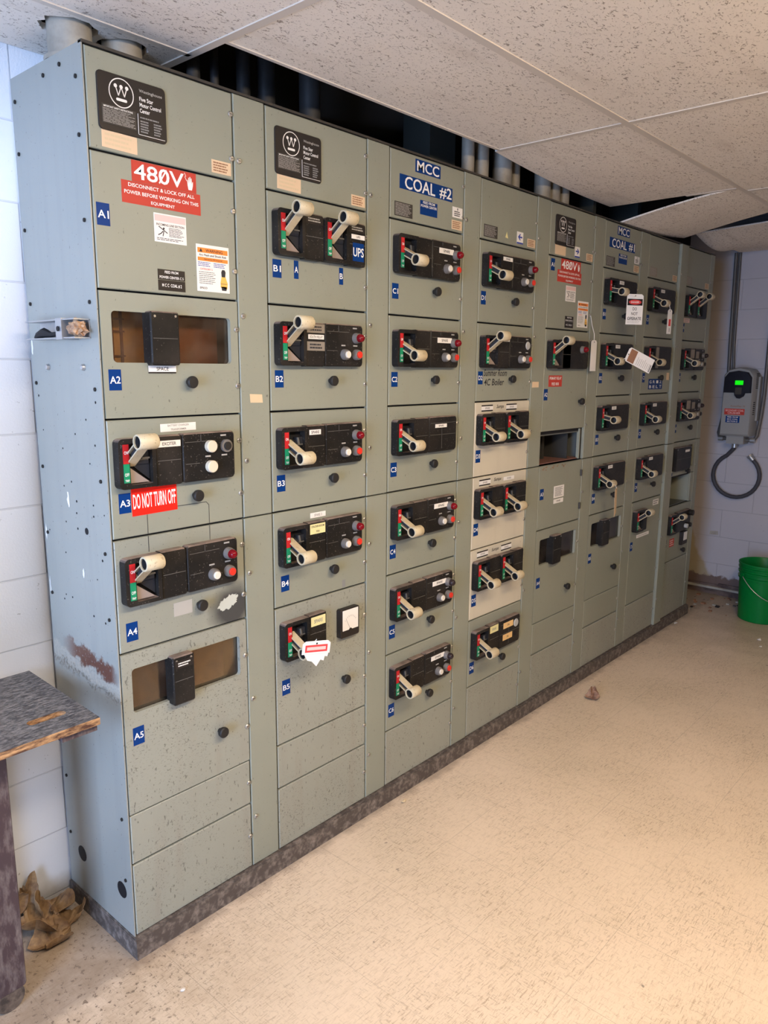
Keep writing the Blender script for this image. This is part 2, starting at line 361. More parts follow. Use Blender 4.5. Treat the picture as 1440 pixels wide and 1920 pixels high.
class MB:
    def __init__(s): s.b = bmesh.new(); s.m = []
    def mi(s, m):
        if m not in s.m: s.m.append(m)
        return s.m.index(m)
    def face(s, pts, m):
        vs = [s.b.verts.new(p) for p in pts]
        f = s.b.faces.new(vs); f.material_index = s.mi(m); return f
    def box(s, x0, x1, y0, y1, z0, z1, m, mat=None):
        P = [(x0,y0,z0),(x1,y0,z0),(x1,y1,z0),(x0,y1,z0),(x0,y0,z1),(x1,y0,z1),(x1,y1,z1),(x0,y1,z1)]
        vs = [s.b.verts.new(mat @ Vector(p) if mat else p) for p in P]
        for q in ((0,3,2,1),(4,5,6,7),(0,1,5,4),(1,2,6,5),(2,3,7,6),(3,0,4,7)):
            f = s.b.faces.new([vs[i] for i in q]); f.material_index = s.mi(m)
    def loops(s, rings, m, cap0=True, cap1=True, closed=True):
        R = [[s.b.verts.new(p) for p in r] for r in rings]
        n = len(R[0]); k = s.mi(m)
        for a, b in zip(R[:-1], R[1:]):
            for i in range(n if closed else n-1):
                j = (i+1) % n
                f = s.b.faces.new((a[i], a[j], b[j], b[i])); f.material_index = k
        if cap0: f = s.b.faces.new(R[0][::-1]); f.material_index = k
        if cap1: f = s.b.faces.new(R[-1]); f.material_index = k
    def slab(s, loop, yf, yb, m, ch=0.0):
        """loop of (x, z), front at yf (towards the viewer, smaller y), back at yb, front edge chamfered"""
        cx = sum(p[0] for p in loop)/len(loop); cz = sum(p[1] for p in loop)/len(loop)
        xs = [p[0] for p in loop]; zs = [p[1] for p in loop]
        wx = max(xs)-min(xs); wz = max(zs)-min(zs)
        rings = [[(x, yb, z) for x, z in loop]]
        if ch > 0:
            rings.append([(x, yf+ch, z) for x, z in loop])
            kx = 1-2*ch/wx; kz = 1-2*ch/wz
            mx = (max(xs)+min(xs))/2; mz = (max(zs)+min(zs))/2
            rings.append([(mx+(x-mx)*kx, yf, mz+(z-mz)*kz) for x, z in loop])
        else: rings.append([(x, yf, z) for x, z in loop])
        s.loops(rings, m)
    def plate(s, outer, holes, yf, yb, m):
        """flat plate with holes; loops of (x, z)"""
        tmp = bmesh.new(); es = []
        for lp in [outer]+holes:
            vs = [tmp.verts.new((x, 0, z)) for x, z in lp]
            for i in range(len(vs)): es.append(tmp.edges.new((vs[i], vs[(i+1) % len(vs)])))
        bmesh.ops.triangle_fill(tmp, use_beauty=True, use_dissolve=False, edges=es)
        k = s.mi(m)
        for y, fl in ((yf, 0), (yb, 1)):
            mp = {v: s.b.verts.new((v.co.x, y, v.co.z)) for v in tmp.verts}
            for f in tmp.faces:
                up = f.normal.y
                vv = [mp[v] for v in f.verts]
                if (up > 0) == (fl == 0): vv = vv[::-1]
                g = s.b.faces.new(vv); g.material_index = k
        tmp.free()
        for lp in [outer]+holes:
            s.loops([[(x, yf, z) for x, z in lp], [(x, yb, z) for x, z in lp]], m, False, False)
    def cyl(s, c, ax, r, h, m, seg=20, r2=None, cap0=True, cap1=True):
        ax = Vector(ax).normalized(); c = Vector(c)
        u = ax.orthogonal().normalized(); v = ax.cross(u)
        r2 = r if r2 is None else r2
        s.loops([[tuple(c + u*math.cos(2*PI*i/seg)*r + v*math.sin(2*PI*i/seg)*r) for i in range(seg)],
                 [tuple(c + ax*h + u*math.cos(2*PI*i/seg)*r2 + v*math.sin(2*PI*i/seg)*r2) for i in range(seg)]], m, cap0, cap1)
    def turn(s, c, ax, prof, m, seg=20, cap0=True, cap1=True):
        ax = Vector(ax).normalized(); c = Vector(c)
        u = ax.orthogonal().normalized(); v = ax.cross(u)
        s.loops([[tuple(c + ax*h + u*math.cos(2*PI*i/seg)*r + v*math.sin(2*PI*i/seg)*r) for i in range(seg)] for r, h in prof], m, cap0, cap1)
    def path(s, pts, r, m, seg=10):
        pts = [Vector(p) for p in pts]; rings = []
        up = None
        for i, p in enumerate(pts):
            d = (pts[min(i+1, len(pts)-1)]-pts[max(i-1, 0)]).normalized()
            if up is None: up = d.orthogonal().normalized()
            up = (up - d*up.dot(d)).normalized(); sd = d.cross(up)
            rr = r[i] if isinstance(r, (list, tuple)) else r
            rings.append([tuple(p + up*math.cos(2*PI*k/seg)*rr + sd*math.sin(2*PI*k/seg)*rr) for k in range(seg)])
        s.loops(rings, m)
    def text(s, st, x0, x1, z0, z1, y, m, ital=0.0, fn=None):
        vs, fs = text_geo(st); k = s.mi(m)
        h = z1-z0
        P = []
        for a, b in vs:
            p = (x0+(x1-x0)*a + ital*b*h, y, z0+h*b)
            P.append(s.b.verts.new(fn(p) if fn else p))
        for f in fs:
            g = s.b.faces.new([P[i] for i in f]); g.material_index = k
    def lines(s, x0, x1, z0, z1, n, y, m, seed=0, fill=0.5):
        """rows of tiny print too small to read: broken dashes of word length"""
        r = random.Random(seed); dz = (z1-z0)/n
        for i in range(n):
            zc = z1-(i+0.5)*dz; x = x0; e = x1-r.random()*0.25*(x1-x0)
            while x < e-0.002:
                ln = min(r.uniform(0.03, 0.13)*(x1-x0)*2, e-x)
                s.face([(x, y, zc-dz*fill/2), (x+ln, y, zc-dz*fill/2), (x+ln, y, zc+dz*fill/2), (x, y, zc+dz*fill/2)], m)
                x += ln + 0.02*(x1-x0)
    def build(s, name, parent=None, loc=(0, 0, 0), smooth=True, rot=None):
        bmesh.ops.remove_doubles(s.b, verts=s.b.verts, dist=1e-6)
        bmesh.ops.recalc_face_normals(s.b, faces=[f for f in s.b.faces])
        if smooth:
            for f in s.b.faces: f.smooth = True
            for e in s.b.edges:
                if len(e.link_faces) == 2:
                    if e.calc_face_angle(0) > 0.6: e.smooth = False
        me = bpy.data.meshes.new(name); s.b.to_mesh(me); s.b.free()
        for m in s.m: me.materials.append(M[m])
        return link(name, me, parent, loc, rot)
def link(name, me, parent=None, loc=(0, 0, 0), rot=None):
    o = bpy.data.objects.new(name, me); C.objects.link(o); o.location = loc
    if rot: o.rotation_euler = rot
    if parent: o.parent = parent
    return o
def thing(name, label, cat, loc=(0, 0, 0), group=None, rot=None):
    o = bpy.data.objects.new(name, None); C.objects.link(o); o.location = loc; o.empty_display_size = 0.1
    if rot: o.rotation_euler = rot
    return tag(o, label, cat, group)
def tag(o, label, cat, group=None):
    o['label'] = label; o['category'] = cat
    if group: o['group'] = group
    return o
def struct(o): o['kind'] = 'structure'; return o
def lab(o, s): o['label'] = s; return o
def rrect(x0, x1, z0, z1, r=0.0, n=4, corners=(1, 1, 1, 1)):
    """rounded rectangle (x, z); corners: bottom left, bottom right, top right, top left"""
    if isinstance(r, (int, float)): rs = [r*c for c in corners]
    pts = []
    for (cx, cz, a0), rr in zip(((x0, z0, PI), (x1, z0, 1.5*PI), (x1, z1, 0), (x0, z1, 0.5*PI)), rs):
        if rr < 1e-6: pts.append((cx, cz)); continue
        ox = cx + (rr if cx == x0 else -rr); oz = cz + (rr if cz == z0 else -rr)
        for i in range(n+1):
            a = a0 + i*PI/2/n; pts.append((ox+rr*math.cos(a), oz+rr*math.sin(a)))
    return pts
CACHE = {}
def cached(key, name, fn, parent, loc):
    """build a mesh once, then reuse its data"""
    if key not in CACHE:
        b = MB(); fn(b); o = b.build(name, parent, loc); CACHE[key] = o.data; return o
    return link(name, CACHE[key], parent, loc)

# ------------------------------------------------------------------ room shell
HC = 2.35; XR = 4.6; YB = 0.372; XL = -2.6; YF = -3.9; ZP = 3.0
b = MB(); b.box(XL-0.15, XR+0.12, YF-0.12, YB+0.1, -0.1, 0.0, 'floor'); struct(b.build('floor'))
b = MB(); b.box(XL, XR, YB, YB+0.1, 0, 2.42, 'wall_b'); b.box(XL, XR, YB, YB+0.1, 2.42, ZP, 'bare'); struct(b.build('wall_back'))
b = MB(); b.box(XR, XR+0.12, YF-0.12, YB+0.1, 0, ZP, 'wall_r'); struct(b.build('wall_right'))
b = MB(); b.box(XL, XR, YF-0.12, YF, 0, ZP, 'wall_p'); struct(b.build('wall_front'))
b = MB()
b.box(XL-0.12, XL, YF-0.12, -1.85, 0, ZP, 'wall_p'); b.box(XL-0.12, XL, -0.65, YB+0.1, 0, ZP, 'wall_p'); b.box(XL-0.12, XL, -1.85, -0.65, 2.15, ZP, 'wall_p')
struct(b.build('wall_left'))
# slab above the plenum
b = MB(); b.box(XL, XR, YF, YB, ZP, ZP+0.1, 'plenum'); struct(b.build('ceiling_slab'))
# ceiling of lay-in tiles (open strip above the cabinets)
GX = [0.335+1.22*k for k in (-2, -1, 0, 1, 2, 3)]
b = MB(); T = 0.016
b.box(XL, XR, YF, -2.366, HC, HC+T, 'ceiling')
def rowbox(x0, x1, y0, y1): b.box(x0, x1, y0, y1, HC, HC+T, 'ceiling')
lamp_cells = [(0.335, 1.555)]
rowbox(XL, XR, -2.366, -0.532)
rowbox(XL, 0.327, -0.532, 0.075)
rowbox(0.343, 1.547, -0.532, -0.055)
rowbox(XL, -0.03, 0.085, YB)
ceil = struct(b.build('ceiling', smooth=False))
# piece behind: tile with two pipe holes
b = MB()
def circ(cx, cy, r, n=20, jit=0.0, seed=1):
    rr = random.Random(seed)
    return [(cx+(r+rr.uniform(-jit, jit))*math.cos(2*PI*i/n), cy+(r+rr.uniform(-jit, jit))*math.sin(2*PI*i/n)) for i in range(n)]
b.plate([(-0.03, 0.085), (0.327, 0.085), (0.327, YB-0.004), (-0.03, YB-0.004)], [circ(0.062, 0.165, 0.064, 20, 0.008), circ(0.205, 0.180, 0.062, 20, 0.006, 3)], 0, T, 'ceiling')
o = b.build('ceiling_tile'); o.rotation_euler = (PI/2, 0, 0)
for v in o.data.vertices: v.co = Vector((v.co.x, v.co.z, HC + v.co.y))
o.rotation_euler = (0, 0, 0)
tag(o, 'narrow ceiling tile by the back wall with two big conduits poking up through it', 'ceiling tile')
# T-bars
n = 0
def tbar(x0, x1, y0, y1, z=HC, m='tbar'):
    global n
    n += 1; bb = MB(); bb.box(x0, x1, y0, y1, z-0.003, z+0.001, m); bb.box((x0+x1)/2-0.001 if x1-x0 < 0.1 else x0, (x0+x1)/2+0.001 if x1-x0 < 0.1 else x1,
            (y0+y1)/2-0.001 if y1-y0 < 0.1 else y0, (y0+y1)/2+0.001 if y1-y0 < 0.1 else y1, z+0.001, z+0.03, m)
    struct(bb.build('trim_%d' % n))
tbar(XL, XR, -0.544, -0.520)
tbar(XL, XR, -1.154, -1.130)
tbar(XL, 0.335, 0.072, 0.088)
for x in GX:
    if x > XL and x < 4.3: tbar(x-0.012, x+0.012, -2.366, -0.544)
for x in (0.335,): tbar(x-0.012, x+0.012, -0.520, YB-0.002)
tbar(1.543, 1.567, -0.520, -0.05)
tbar(-0.897, -0.873, -0.52, 0.07); tbar(0.347, 1.543, -0.062, -0.050)
tbar(2.690, 2.714, -0.520, -0.30)

# sagging tiles over the far cabinets
def sag(label, x0, x1, y0, y1, fz, nx=16, ny=10, T=0.007):
    bb = MB(); k = bb.mi('ceiling')
    top = []; bot = []
    for i in range(nx+1):
        a = []; c = []
        for j in range(ny+1):
            u = i/nx; v = j/ny
            X0 = x0(v) if callable(x0) else x0; X1 = x1(v) if callable(x1) else x1
            Y0 = y0(u) if callable(y0) else y0; Y1 = y1(u) if callable(y1) else y1
            x = X0+(X1-X0)*u; y = Y0+(Y1-Y0)*v; z = fz(u, v)
            c.append(bb.b.verts.new((x, y, z))); a.append(bb.b.verts.new((x, y, z+T)))
        top.append(a); bot.append(c)
    for g, fl in ((top, 0), (bot, 1)):
        for i in range(nx):
            for j in range(ny):
                f = bb.b.faces.new((g[i][j], g[i+1][j], g[i+1][j+1], g[i][j+1])); f.material_index = k
    def rim(seq):
        for (p, q), (r_, s_) in zip(seq[:-1], seq[1:]): bb.b.faces.new((p, r_, s_, q)).material_index = k
    rim([(bot[i][0], top[i][0]) for i in range(nx+1)]); rim([(bot[i][ny], top[i][ny]) for i in range(nx+1)])
    rim([(bot[0][j], top[0][j]) for j in range(ny+1)]); rim([(bot[nx][j], top[nx][j]) for j in range(ny+1)])
    return tag(bb.build('ceiling_tile'), label, 'ceiling tile', 'sagging ceiling tiles over the far cabinets')
sag('large sagging ceiling tile above the COAL #2 and fourth cabinets', 1.560, 2.695, -0.525, lambda u: -0.03+0.09*u,
    lambda u, v: HC - 0.012*math.sin(PI*u)*v - 0.004*v*u)
sag('sagging ceiling tile drooping onto the cabinet headed MCC COAL #1', 2.712, lambda v: 3.30+0.28*v, -0.525, 0.03,
    lambda u, v: HC - 0.085*v**1.4*(1-0.55*u) - 0.012*math.sin(PI*u)*v, 14, 10)
sag('bowed ceiling tile hanging by the right wall above the last cabinet', lambda v: 3.56+0.22*v, XR-0.005, -0.525, 0.04,
    lambda u, v: HC + 0.010*(1-u)*v - 0.045*math.sin(PI*min(u*1.2, 1))*v, 14, 10)
bb = MB(); bb.box(3.30, XR-0.004, -0.02, 0.0, HC+0.02, HC+0.045, 'duct'); struct(bb.build('trim_30'))

# ceiling lamps (wrap-round diffusers hanging just below the tiles), behind the camera's view
for i, (x, y, st_, lcol) in enumerate(LAMPS):
    t_ = thing('ceiling_light', ['ceiling lamp with warm diffuser, the one farther along the row', 'ceiling lamp with whiter diffuser, the one nearer the bench'][i], 'ceiling light', (x, y, HC), 'ceiling lamps')
    bb = MB(); bb.box(-0.60, 0.60, -0.17, 0.17, -0.028, -0.0005, 'tbar'); bb.build('frame', t_)
    M['lamp%d' % i] = plain('lamp_diffuser', lcol, 0.5, 0, st_)
    bb = MB(); bb.loops([[(-0.59, -0.16, -0.029), (0.59, -0.16, -0.029), (0.59, 0.16, -0.029), (-0.59, 0.16, -0.029)], [(-0.59, -0.16, -0.070), (0.59, -0.16, -0.070), (0.59, 0.16, -0.070), (-0.59, 0.16, -0.070)],
        [(-0.57, -0.12, -0.100), (0.57, -0.12, -0.100), (0.57, 0.12, -0.100), (-0.57, 0.12, -0.100)]], 'lamp%d' % i); bb.build('diffuser', t_, smooth=False)

# right wall baseboard, damaged
b = MB()
b.box(XR-0.012, XR, -3.9, -0.02, 0.0, 0.085, 'base_r'); b.box(XR-0.008, XR, -0.02, YB, 0.02, 0.075, 'base_r'); b.box(XR-0.03, XR-0.008, -1.2, YB, 0.045, 0.06, 'conduit')
struct(b.build('baseboard_right'))

# ------------------------------------------------------------------ control cabinets
W = 0.508; ZT = 2.266; ZB = 0.063; DW = 0.402
R = [2.266, 2.049, 1.748, 1.450, 1.156, 0.862, 0.568, 0.275, 0.063]
G = 0.0045
# --- fittings; all coordinates local to the door: x from the cabinet's left edge, z = 0 at the door's top (negative down)
def bezel(b):
    b.plate(rrect(0.018, 0.1185, -0.168, -0.046, 0.012, 4, (1, 0, 0, 1)), [rrect(0.047, 0.108, -0.158, -0.058, 0.004, 2)], -0.026, 0.0, 'black')
    b.box(0.047, 0.108, -0.004, -0.001, -0.158, -0.058, 'black_flat')
def flags(b):
    b.box(0.029, 0.0445, -0.0275, -0.026, -0.1055, -0.059, 'red_flag'); b.box(0.029, 0.0445, -0.0275, -0.026, -0.152, -0.106, 'green_flag')
    b.text('ON', 0.0315, 0.042, -0.083, -0.075, -0.0279, 'white'); b.text('OFF', 0.0312, 0.0425, -0.136, -0.128, -0.0279, 'white')
    b.text('TRIP', 0.0312, 0.0425, -0.149, -0.1435, -0.0279, 'white')
def drum_on(b):
    b.slab([(0.048, -0.155), (0.102, -0.155), (0.048, -0.115)], -0.018, -0.004, 'wedge')
    b.cyl((0.052, -0.006, -0.103), (1, 0, 0), 0.012, 0.05, 'drum', 16)
    b.slab([(0.06, -0.112), (0.106, -0.15), (0.106, -0.075), (0.085, -0.095)], -0.012, -0.004, 'drum')
    b.box(0.085, 0.106, -0.017, -0.004, -0.098, -0.094, 'groove')
def drum_off(b):
    b.cyl((0.050, -0.006, -0.098), (1, 0, 0), 0.014, 0.045, 'drum', 16)
    b.box(0.080, 0.106, -0.018, -0.004, -0.102, -0.076, 'drum')
    b.box(0.082, 0.105, -0.020, -0.018, -0.0985, -0.096, 'groove')
    b.slab([(0.085, -0.096), (0.092, -0.096), (0.088, -0.077), (0.083, -0.077)], -0.021, -0.017, 'groove')
def handle(on):
    def f(b):
        hub = Vector((0.048, -0.016, -0.098)); tip = Vector((0.048, -0.080, -0.050 if on == 1 else (-0.131 if on == 0 else -0.112)))
        d = (tip-hub); ln = d.length; d.normalize()
        nrm = Vector((1, 0, 0)).cross(d)
        m = Matrix(((1, d.x, nrm.x, hub.x), (0, d.y, nrm.y, hub.y), (0, d.z, nrm.z, hub.z), (0, 0, 0, 1)))
        # channel-section arm, open on its left side
        L_ = ln-0.014
        b.box(-0.006, 0.020, -0.014, L_, 0.0075, 0.0105, 'ivory', m); b.box(-0.006, 0.020, -0.014, L_, -0.0105, -0.0075, 'ivory', m)
        b.box(0.012, 0.020, -0.014, L_, -0.0075, 0.0075, 'ivory', m); b.box(0.004, 0.012, -0.012, L_, -0.0075, 0.0075, 'ivory_shade', m)
        b.cyl((0.042, hub.y+0.002, hub.z), (1, 0, 0), 0.0115, 0.026, 'ivory', 18)
        # hollow grip tube
        r = 0.0188; c = (0.036, tip.y, tip.z)
        b.turn(c, (1, 0, 0), [(r-0.0045, 0.004), (r-0.0045, 0.0), (r-0.001, 0.0), (r, 0.0015), (r, 0.048), (r-0.002, 0.051), (r-0.006, 0.053), (0.003, 0.054)], 'ivory', 28, False, True)
        b.turn(c, (1, 0, 0), [(r-0.0045, 0.004), (r-0.0050, 0.030), (0.002, 0.031)], 'ivory_shade', 28, False, True)
    return f
def name_panel(b):
    b.slab(rrect(0.1195, 0.1965, -0.170, -0.044, 0.008, 3, (0, 1, 1, 0)), -0.022, 0.0, 'black', 0.003)
    b.box(0.125, 0.192, -0.0225, -0.0215, -0.1075, -0.1062, 'groove')
def ctrl_panel(b):
    b.slab(rrect(0.198, 0.362, -0.169, -0.043, 0.012, 4, (0.6, 1, 1, 0.6)), -0.022, 0.0, 'black', 0.003)
    for x0, x1, z in ((0.206, 0.252, -0.066), (0.256, 0.300, -0.066), (0.206, 0.248, -0.122)):
        b.box(x0, x1, -0.0225, -0.0215, z-0.0006, z+0.0006, 'groove')
    b.box(0.2535, 0.2547, -0.0225, -0.0215, -0.066, -0.048, 'groove')
    b.box(0.316, 0.334, -0.0225, -0.0215, -0.0555, -0.0515, 'ink_pale'); b.box(0.266, 0.283, -0.0225, -0.0215, -0.108, -0.104, 'ink_pale')
    b.box(0.318, 0.336, -0.0225, -0.0215, -0.108, -0.104, 'ink_pale')
def ctrl_plain(b):
    b.slab(rrect(0.198, 0.362, -0.169, -0.043, 0.012, 4, (0.6, 1, 1, 0.6)), -0.022, 0.0, 'black', 0.003)
    for x0, x1, z in ((0.206, 0.355, -0.066), (0.206, 0.270, -0.108), (0.275, 0.355, -0.108)):
        b.box(x0, x1, -0.0225, -0.0215, z-0.0006, z+0.0006, 'groove')
    b.box(0.272, 0.2732, -0.0225, -0.0215, -0.169+0.01, -0.066, 'groove')
def ctrl_merged(b):   # one wide black cover right of the handle
    b.slab(rrect(0.1195, 0.340, -0.169, -0.043, 0.010, 4, (0, 1, 1, 0)), -0.022, 0.0, 'black', 0.003)
def lamp(mat):
    def f(b):
        b.turn((0.329, -0.022, -0.083), (0, -1, 0), [(0.0165, 0), (0.0165, 0.006), (0.0145, 0.010), (0.0145, 0.016)], 'collar', 20, False, True)
        b.turn((0.329, -0.037, -0.083), (0, -1, 0), [(0.0125, 0), (0.0125, 0.008), (0.0105, 0.014), (0.006, 0.018), (0.001, 0.0195)], mat, 20, False, True)
    return f
def button(x, z, mat, depth=0.016, r=0.0105):
    def f(b):
        b.turn((x, -0.022, z), (0, -1, 0), [(r+0.006, 0), (r+0.006, 0.008), (r+0.0035, depth), (r+0.001, depth)], 'collar', 20, False, True)
        b.turn((x, -0.022, z), (0, -1, 0), [(r, depth-0.001), (r, depth+0.004), (r-0.001, depth+0.005)], mat, 20, False, True)
    return f
def disc(x, z, mat, r=0.0155, h=0.008):
    def f(b): b.turn((x, -0.022, z), (0, -1, 0), [(r, 0), (r, h-0.002), (r-0.002, h)], mat, 22, False, True)
    return f
def latch(b):
    b.turn((0, 0, 0), (0, -1, 0), [(0.0075, 0), (0.0075, 0.010), (0.0145, 0.012), (0.0155, 0.016), (0.0155, 0.022), (0.013, 0.025), (0.001, 0.0255)], 'knob', 20, False, True)
def screw(b):
    b.turn((0, 0, 0), (0, -1, 0), [(0.0072, 0), (0.0072, 0.002), (0.005, 0.004)], 'screw', 14, False, True)
    b.box(-0.004, 0.004, -0.0045, -0.0038, -0.0006, 0.0006, 'ink')
def sticker(door, name, x0, x1, d0, d1, mat, fn=None, label=None, y=-0.0, tilt=0.0, th=0.0006):
    b = MB(); b.box(x0, x1, y-th, y, -d1, -d0, mat)
    if fn: fn(b, x0, x1, -d1, -d0, y-th-0.0003)
    if tilt:
        cx = (x0+x1)/2; cz = -(d0+d1)/2; c, s_ = math.cos(tilt), math.sin(tilt)
        for v in b.b.verts:
            dx, dz = v.co.x-cx, v.co.z-cz; v.co.x = cx+dx*c-dz*s_; v.co.z = cz+dx*s_+dz*c
    o = b.build(name, door, smooth=False)
    if label: o['label'] = label
    return o
def txt(s, m='white', px=0.08, pz=0.2):
    def f(b, x0, x1, z0, z1, y):
        wx = (x1-x0)*px; wz = (z1-z0)*pz
        b.text(s, x0+wx, x1-wx, z0+wz, z1-wz, y, m)
    return f
def rows(ss, m='white', px=0.06, fill=0.62, scale=None):
    def f(b, x0, x1, z0, z1, y):
        h = (z1-z0)/len(ss)
        L_ = max(len(s) for s in ss)
        for i, s in enumerate(ss):
            if not s: continue
            zc = z1-(i+0.5)*h; w_ = (x1-x0)*(1-2*px)*len(s)/L_; xc = (x0+x1)/2
            b.text(s, xc-w_/2, xc+w_/2, zc-h*fill/2, zc+h*fill/2, y, m)
    return f
def tiny(n, m='ink', seed=0, px=0.08, pz=0.1, fill=0.5):
    def f(b, x0, x1, z0, z1, y):
        wx = (x1-x0)*px; wz = (z1-z0)*pz; b.lines(x0+wx, x1-wx, z0+wz, z1-wz, n, y, m, seed, fill)
    return f
def unit_tag(door, s, x=0.019, d=0.181, w_=0.032, h=0.049):
    def f(b, x0, x1, z0, z1, y):
        cz = (z0+z1)/2; b.text(s, x0+0.0025, x1-0.0025, cz-0.0085, cz+0.0085, y, 'white')
    return sticker(door, 'unit_label', x, x+w_, d, d+h, 'blue', f, 'blue label reading %s in white' % s)

def nameplate(door, dx=0.0):
    b = MB(); x0, x1, z0, z1 = 0.030+dx, 0.203+dx, -0.167, -0.045
    b.slab(rrect(x0, x1, z0, z1, 0.010, 4), -0.004, 0, 'black_lbl', 0.001)
    y = -0.0045; cx, cz, r = x0+0.058, z1-0.037, 0.031
    def ring(cx, cz, r0, r1, n=36):
        for i in range(n):
            a, c = 2*PI*i/n, 2*PI*(i+1)/n
            b.face([(cx+r0*math.cos(a), y, cz+r0*math.sin(a)), (cx+r1*math.cos(a), y, cz+r1*math.sin(a)), (cx+r1*math.cos(c), y, cz+r1*math.sin(c)), (cx+r0*math.cos(c), y, cz+r0*math.sin(c))], 'white_lbl')
    ring(cx, cz, r-0.0022, r)
    def stroke(p, q, w_):
        p = Vector((p[0], 0, p[1])); q = Vector((q[0], 0, q[1])); d = (q-p).normalized(); nn = Vector((-d.z, 0, d.x))*w_/2
        b.face([tuple(v+Vector((0, y, 0))) for v in (p-nn, q-nn, q+nn, p+nn)], 'white_lbl')
    tops = [(cx-0.014, cz+0.013), (cx, cz+0.013), (cx+0.014, cz+0.013)]; lows = [(cx-0.0075, cz-0.0065), (cx+0.0075, cz-0.0065)]
    stroke(tops[0], lows[0], 0.0022); stroke(lows[0], tops[1], 0.0022); stroke(tops[1], lows[1], 0.0022); stroke(lows[1], tops[2], 0.0022)
    for p in tops: b.face([(p[0]+0.0042*math.cos(2*PI*i/14), y-0.0001, p[1]+0.0042*math.sin(2*PI*i/14)) for i in range(14)], 'white_lbl')
    b.face([(x, y, z) for x, z in rrect(cx-0.0135, cx+0.0135, cz-0.0175, cz-0.0115, 0.0029, 4)], 'white_lbl')
    b.text('Westinghouse', x0+0.103, x1-0.010, z1-0.025, z1-0.0165, y, 'ink_pale')
    for i, (s, wd) in enumerate((('Five Star', 0.036), ('Motor Control', 0.056), ('Center', 0.026))):
        b.text(s, x0+0.103, x0+0.103+wd, z1-0.0415-i*0.0125, z1-0.0325-i*0.0125, y, 'white')
    b.box(x0+0.008, x0+0.092, -0.0048, -0.004, z0+0.014, z0+0.054, 'dark_lbl')
    b.text('IMPORTANT SAFETY INSTRUCTIONS', x0+0.012, x0+0.084, z0+0.0475, z0+0.0515, -0.0051, 'white')
    b.lines(x0+0.010, x0+0.091, z0+0.016, z0+0.046, 10, -0.0051, 'ink_pale', 5, 0.35)
    b.box(x0+0.097, x0+0.098, -0.0047, -0.004, z0+0.008, z0+0.052, 'white_lbl'); b.box(x0+0.098, x1-0.006, -0.0047, -0.004, z0+0.007, z0+0.008, 'white_lbl')
    b.lines(x0+0.103, x0+0.125, z0+0.012, z0+0.040, 5, y, 'ink_grey', 8, 0.55); b.lines(x0+0.138, x0+0.160, z0+0.012, z0+0.040, 5, y, 'ink_grey', 9, 0.55)
    b.lines(x0+0.103, x0+0.155, z0+0.042, z0+0.048, 1, y, 'ink_grey', 4, 0.5)
    return lab(b.build('nameplate', door, smooth=False), 'black maker nameplate with a circled crown-like emblem')

class Sec: pass
SECT = []
def section(k, label, x1=None):
    """one vertical cabinet: frame with an open front, doors hung on it"""
    s = Sec(); s.k = k; s.x = k*W; s.w = W if x1 is None else x1
    s.root = thing('control_cabinet', label, 'electrical cabinet', (s.x, 0, 0), 'row of control cabinets')
    s.doors = {}; SECT.append(s)
    wdt = s.w; b = MB(); m = 'paint'
    y0, y1 = 0.013, 0.355
    b.box(0.0, 0.003, 0.001 if k == 0 else y0, y1, ZB, ZT, 'side' if k == 0 else m)
    b.box(wdt-0.003, wdt-0.0005, y0, y1, ZB, ZT, m)
    b.box(0.003, wdt-0.003, y1-0.003, y1, ZB, ZT, 'dark_in')
    b.box(0.003, wdt-0.003, y0, y1-0.003, ZT-0.003, ZT, m); b.box(0.003, wdt-0.003, y0, y1-0.003, ZB, ZB+0.003, m)
    b.box(DW-0.008, DW+0.010, y0, y0+0.003, ZB+0.003, ZT-0.003, 'black_flat')  # black strips on the painted frame colour in the shade behind door gaps
    b.box(wdt-0.012, wdt-0.003, y0, y0+0.003, ZB+0.003, ZT-0.003, 'black_flat')
    b.box(DW+0.004, DW+0.007, y0+0.003, y1-0.003, ZB+0.003, ZT-0.003, 'dark_in')
    b.box(0.003, 0.012, y0, y0+0.003, ZB+0.003, ZT-0.003, 'black_flat')
    if k: b.box(-0.0002, 0.003, y0-0.0005, y0+0.002, ZB, ZT-0.003, 'black_flat')
    # rolled lip along the top edge
    b.box(0.0, wdt-0.0005, -0.002, y0, ZT-0.004, ZT+0.002, 'dark_lbl')
    s.frame = b.build('cabinet_frame', s.root, smooth=False)
    # wireway doors
    off = getattr(section, 'off', {}).get(k, 0.0)
    for za, zb in ((ZT-0.005, R[4]+0.002), (R[4]-0.002, ZB+0.002)):
        b = MB()
        b.slab([(DW+0.002, zb), (wdt-0.0025, zb), (wdt-0.0025, za), (DW+0.002, za)], -0.001-off, 0.0125, 'paint', 0.002)
        d = b.build('wireway_door', s.root, smooth=False)
        for zz in (za-0.16, (za+zb)/2, zb+0.16):
            cached('screw', 'screw', screw, d, (DW+0.016, -0.001-off, zz))
    return s
section.off = {6: 0.014}
def shelf(s, z):
    b = MB(); b.box(0.003, DW+0.004, 0.016, 0.352, z-0.002, z+0.001, 'dark_in'); b.box(0.010, DW-0.008, 0.0132, 0.0165, z-0.012, z+0.012, 'black_flat')  # black front strip colours in the shade behind the door seam
    b.build('shelf', s.root, smooth=False)
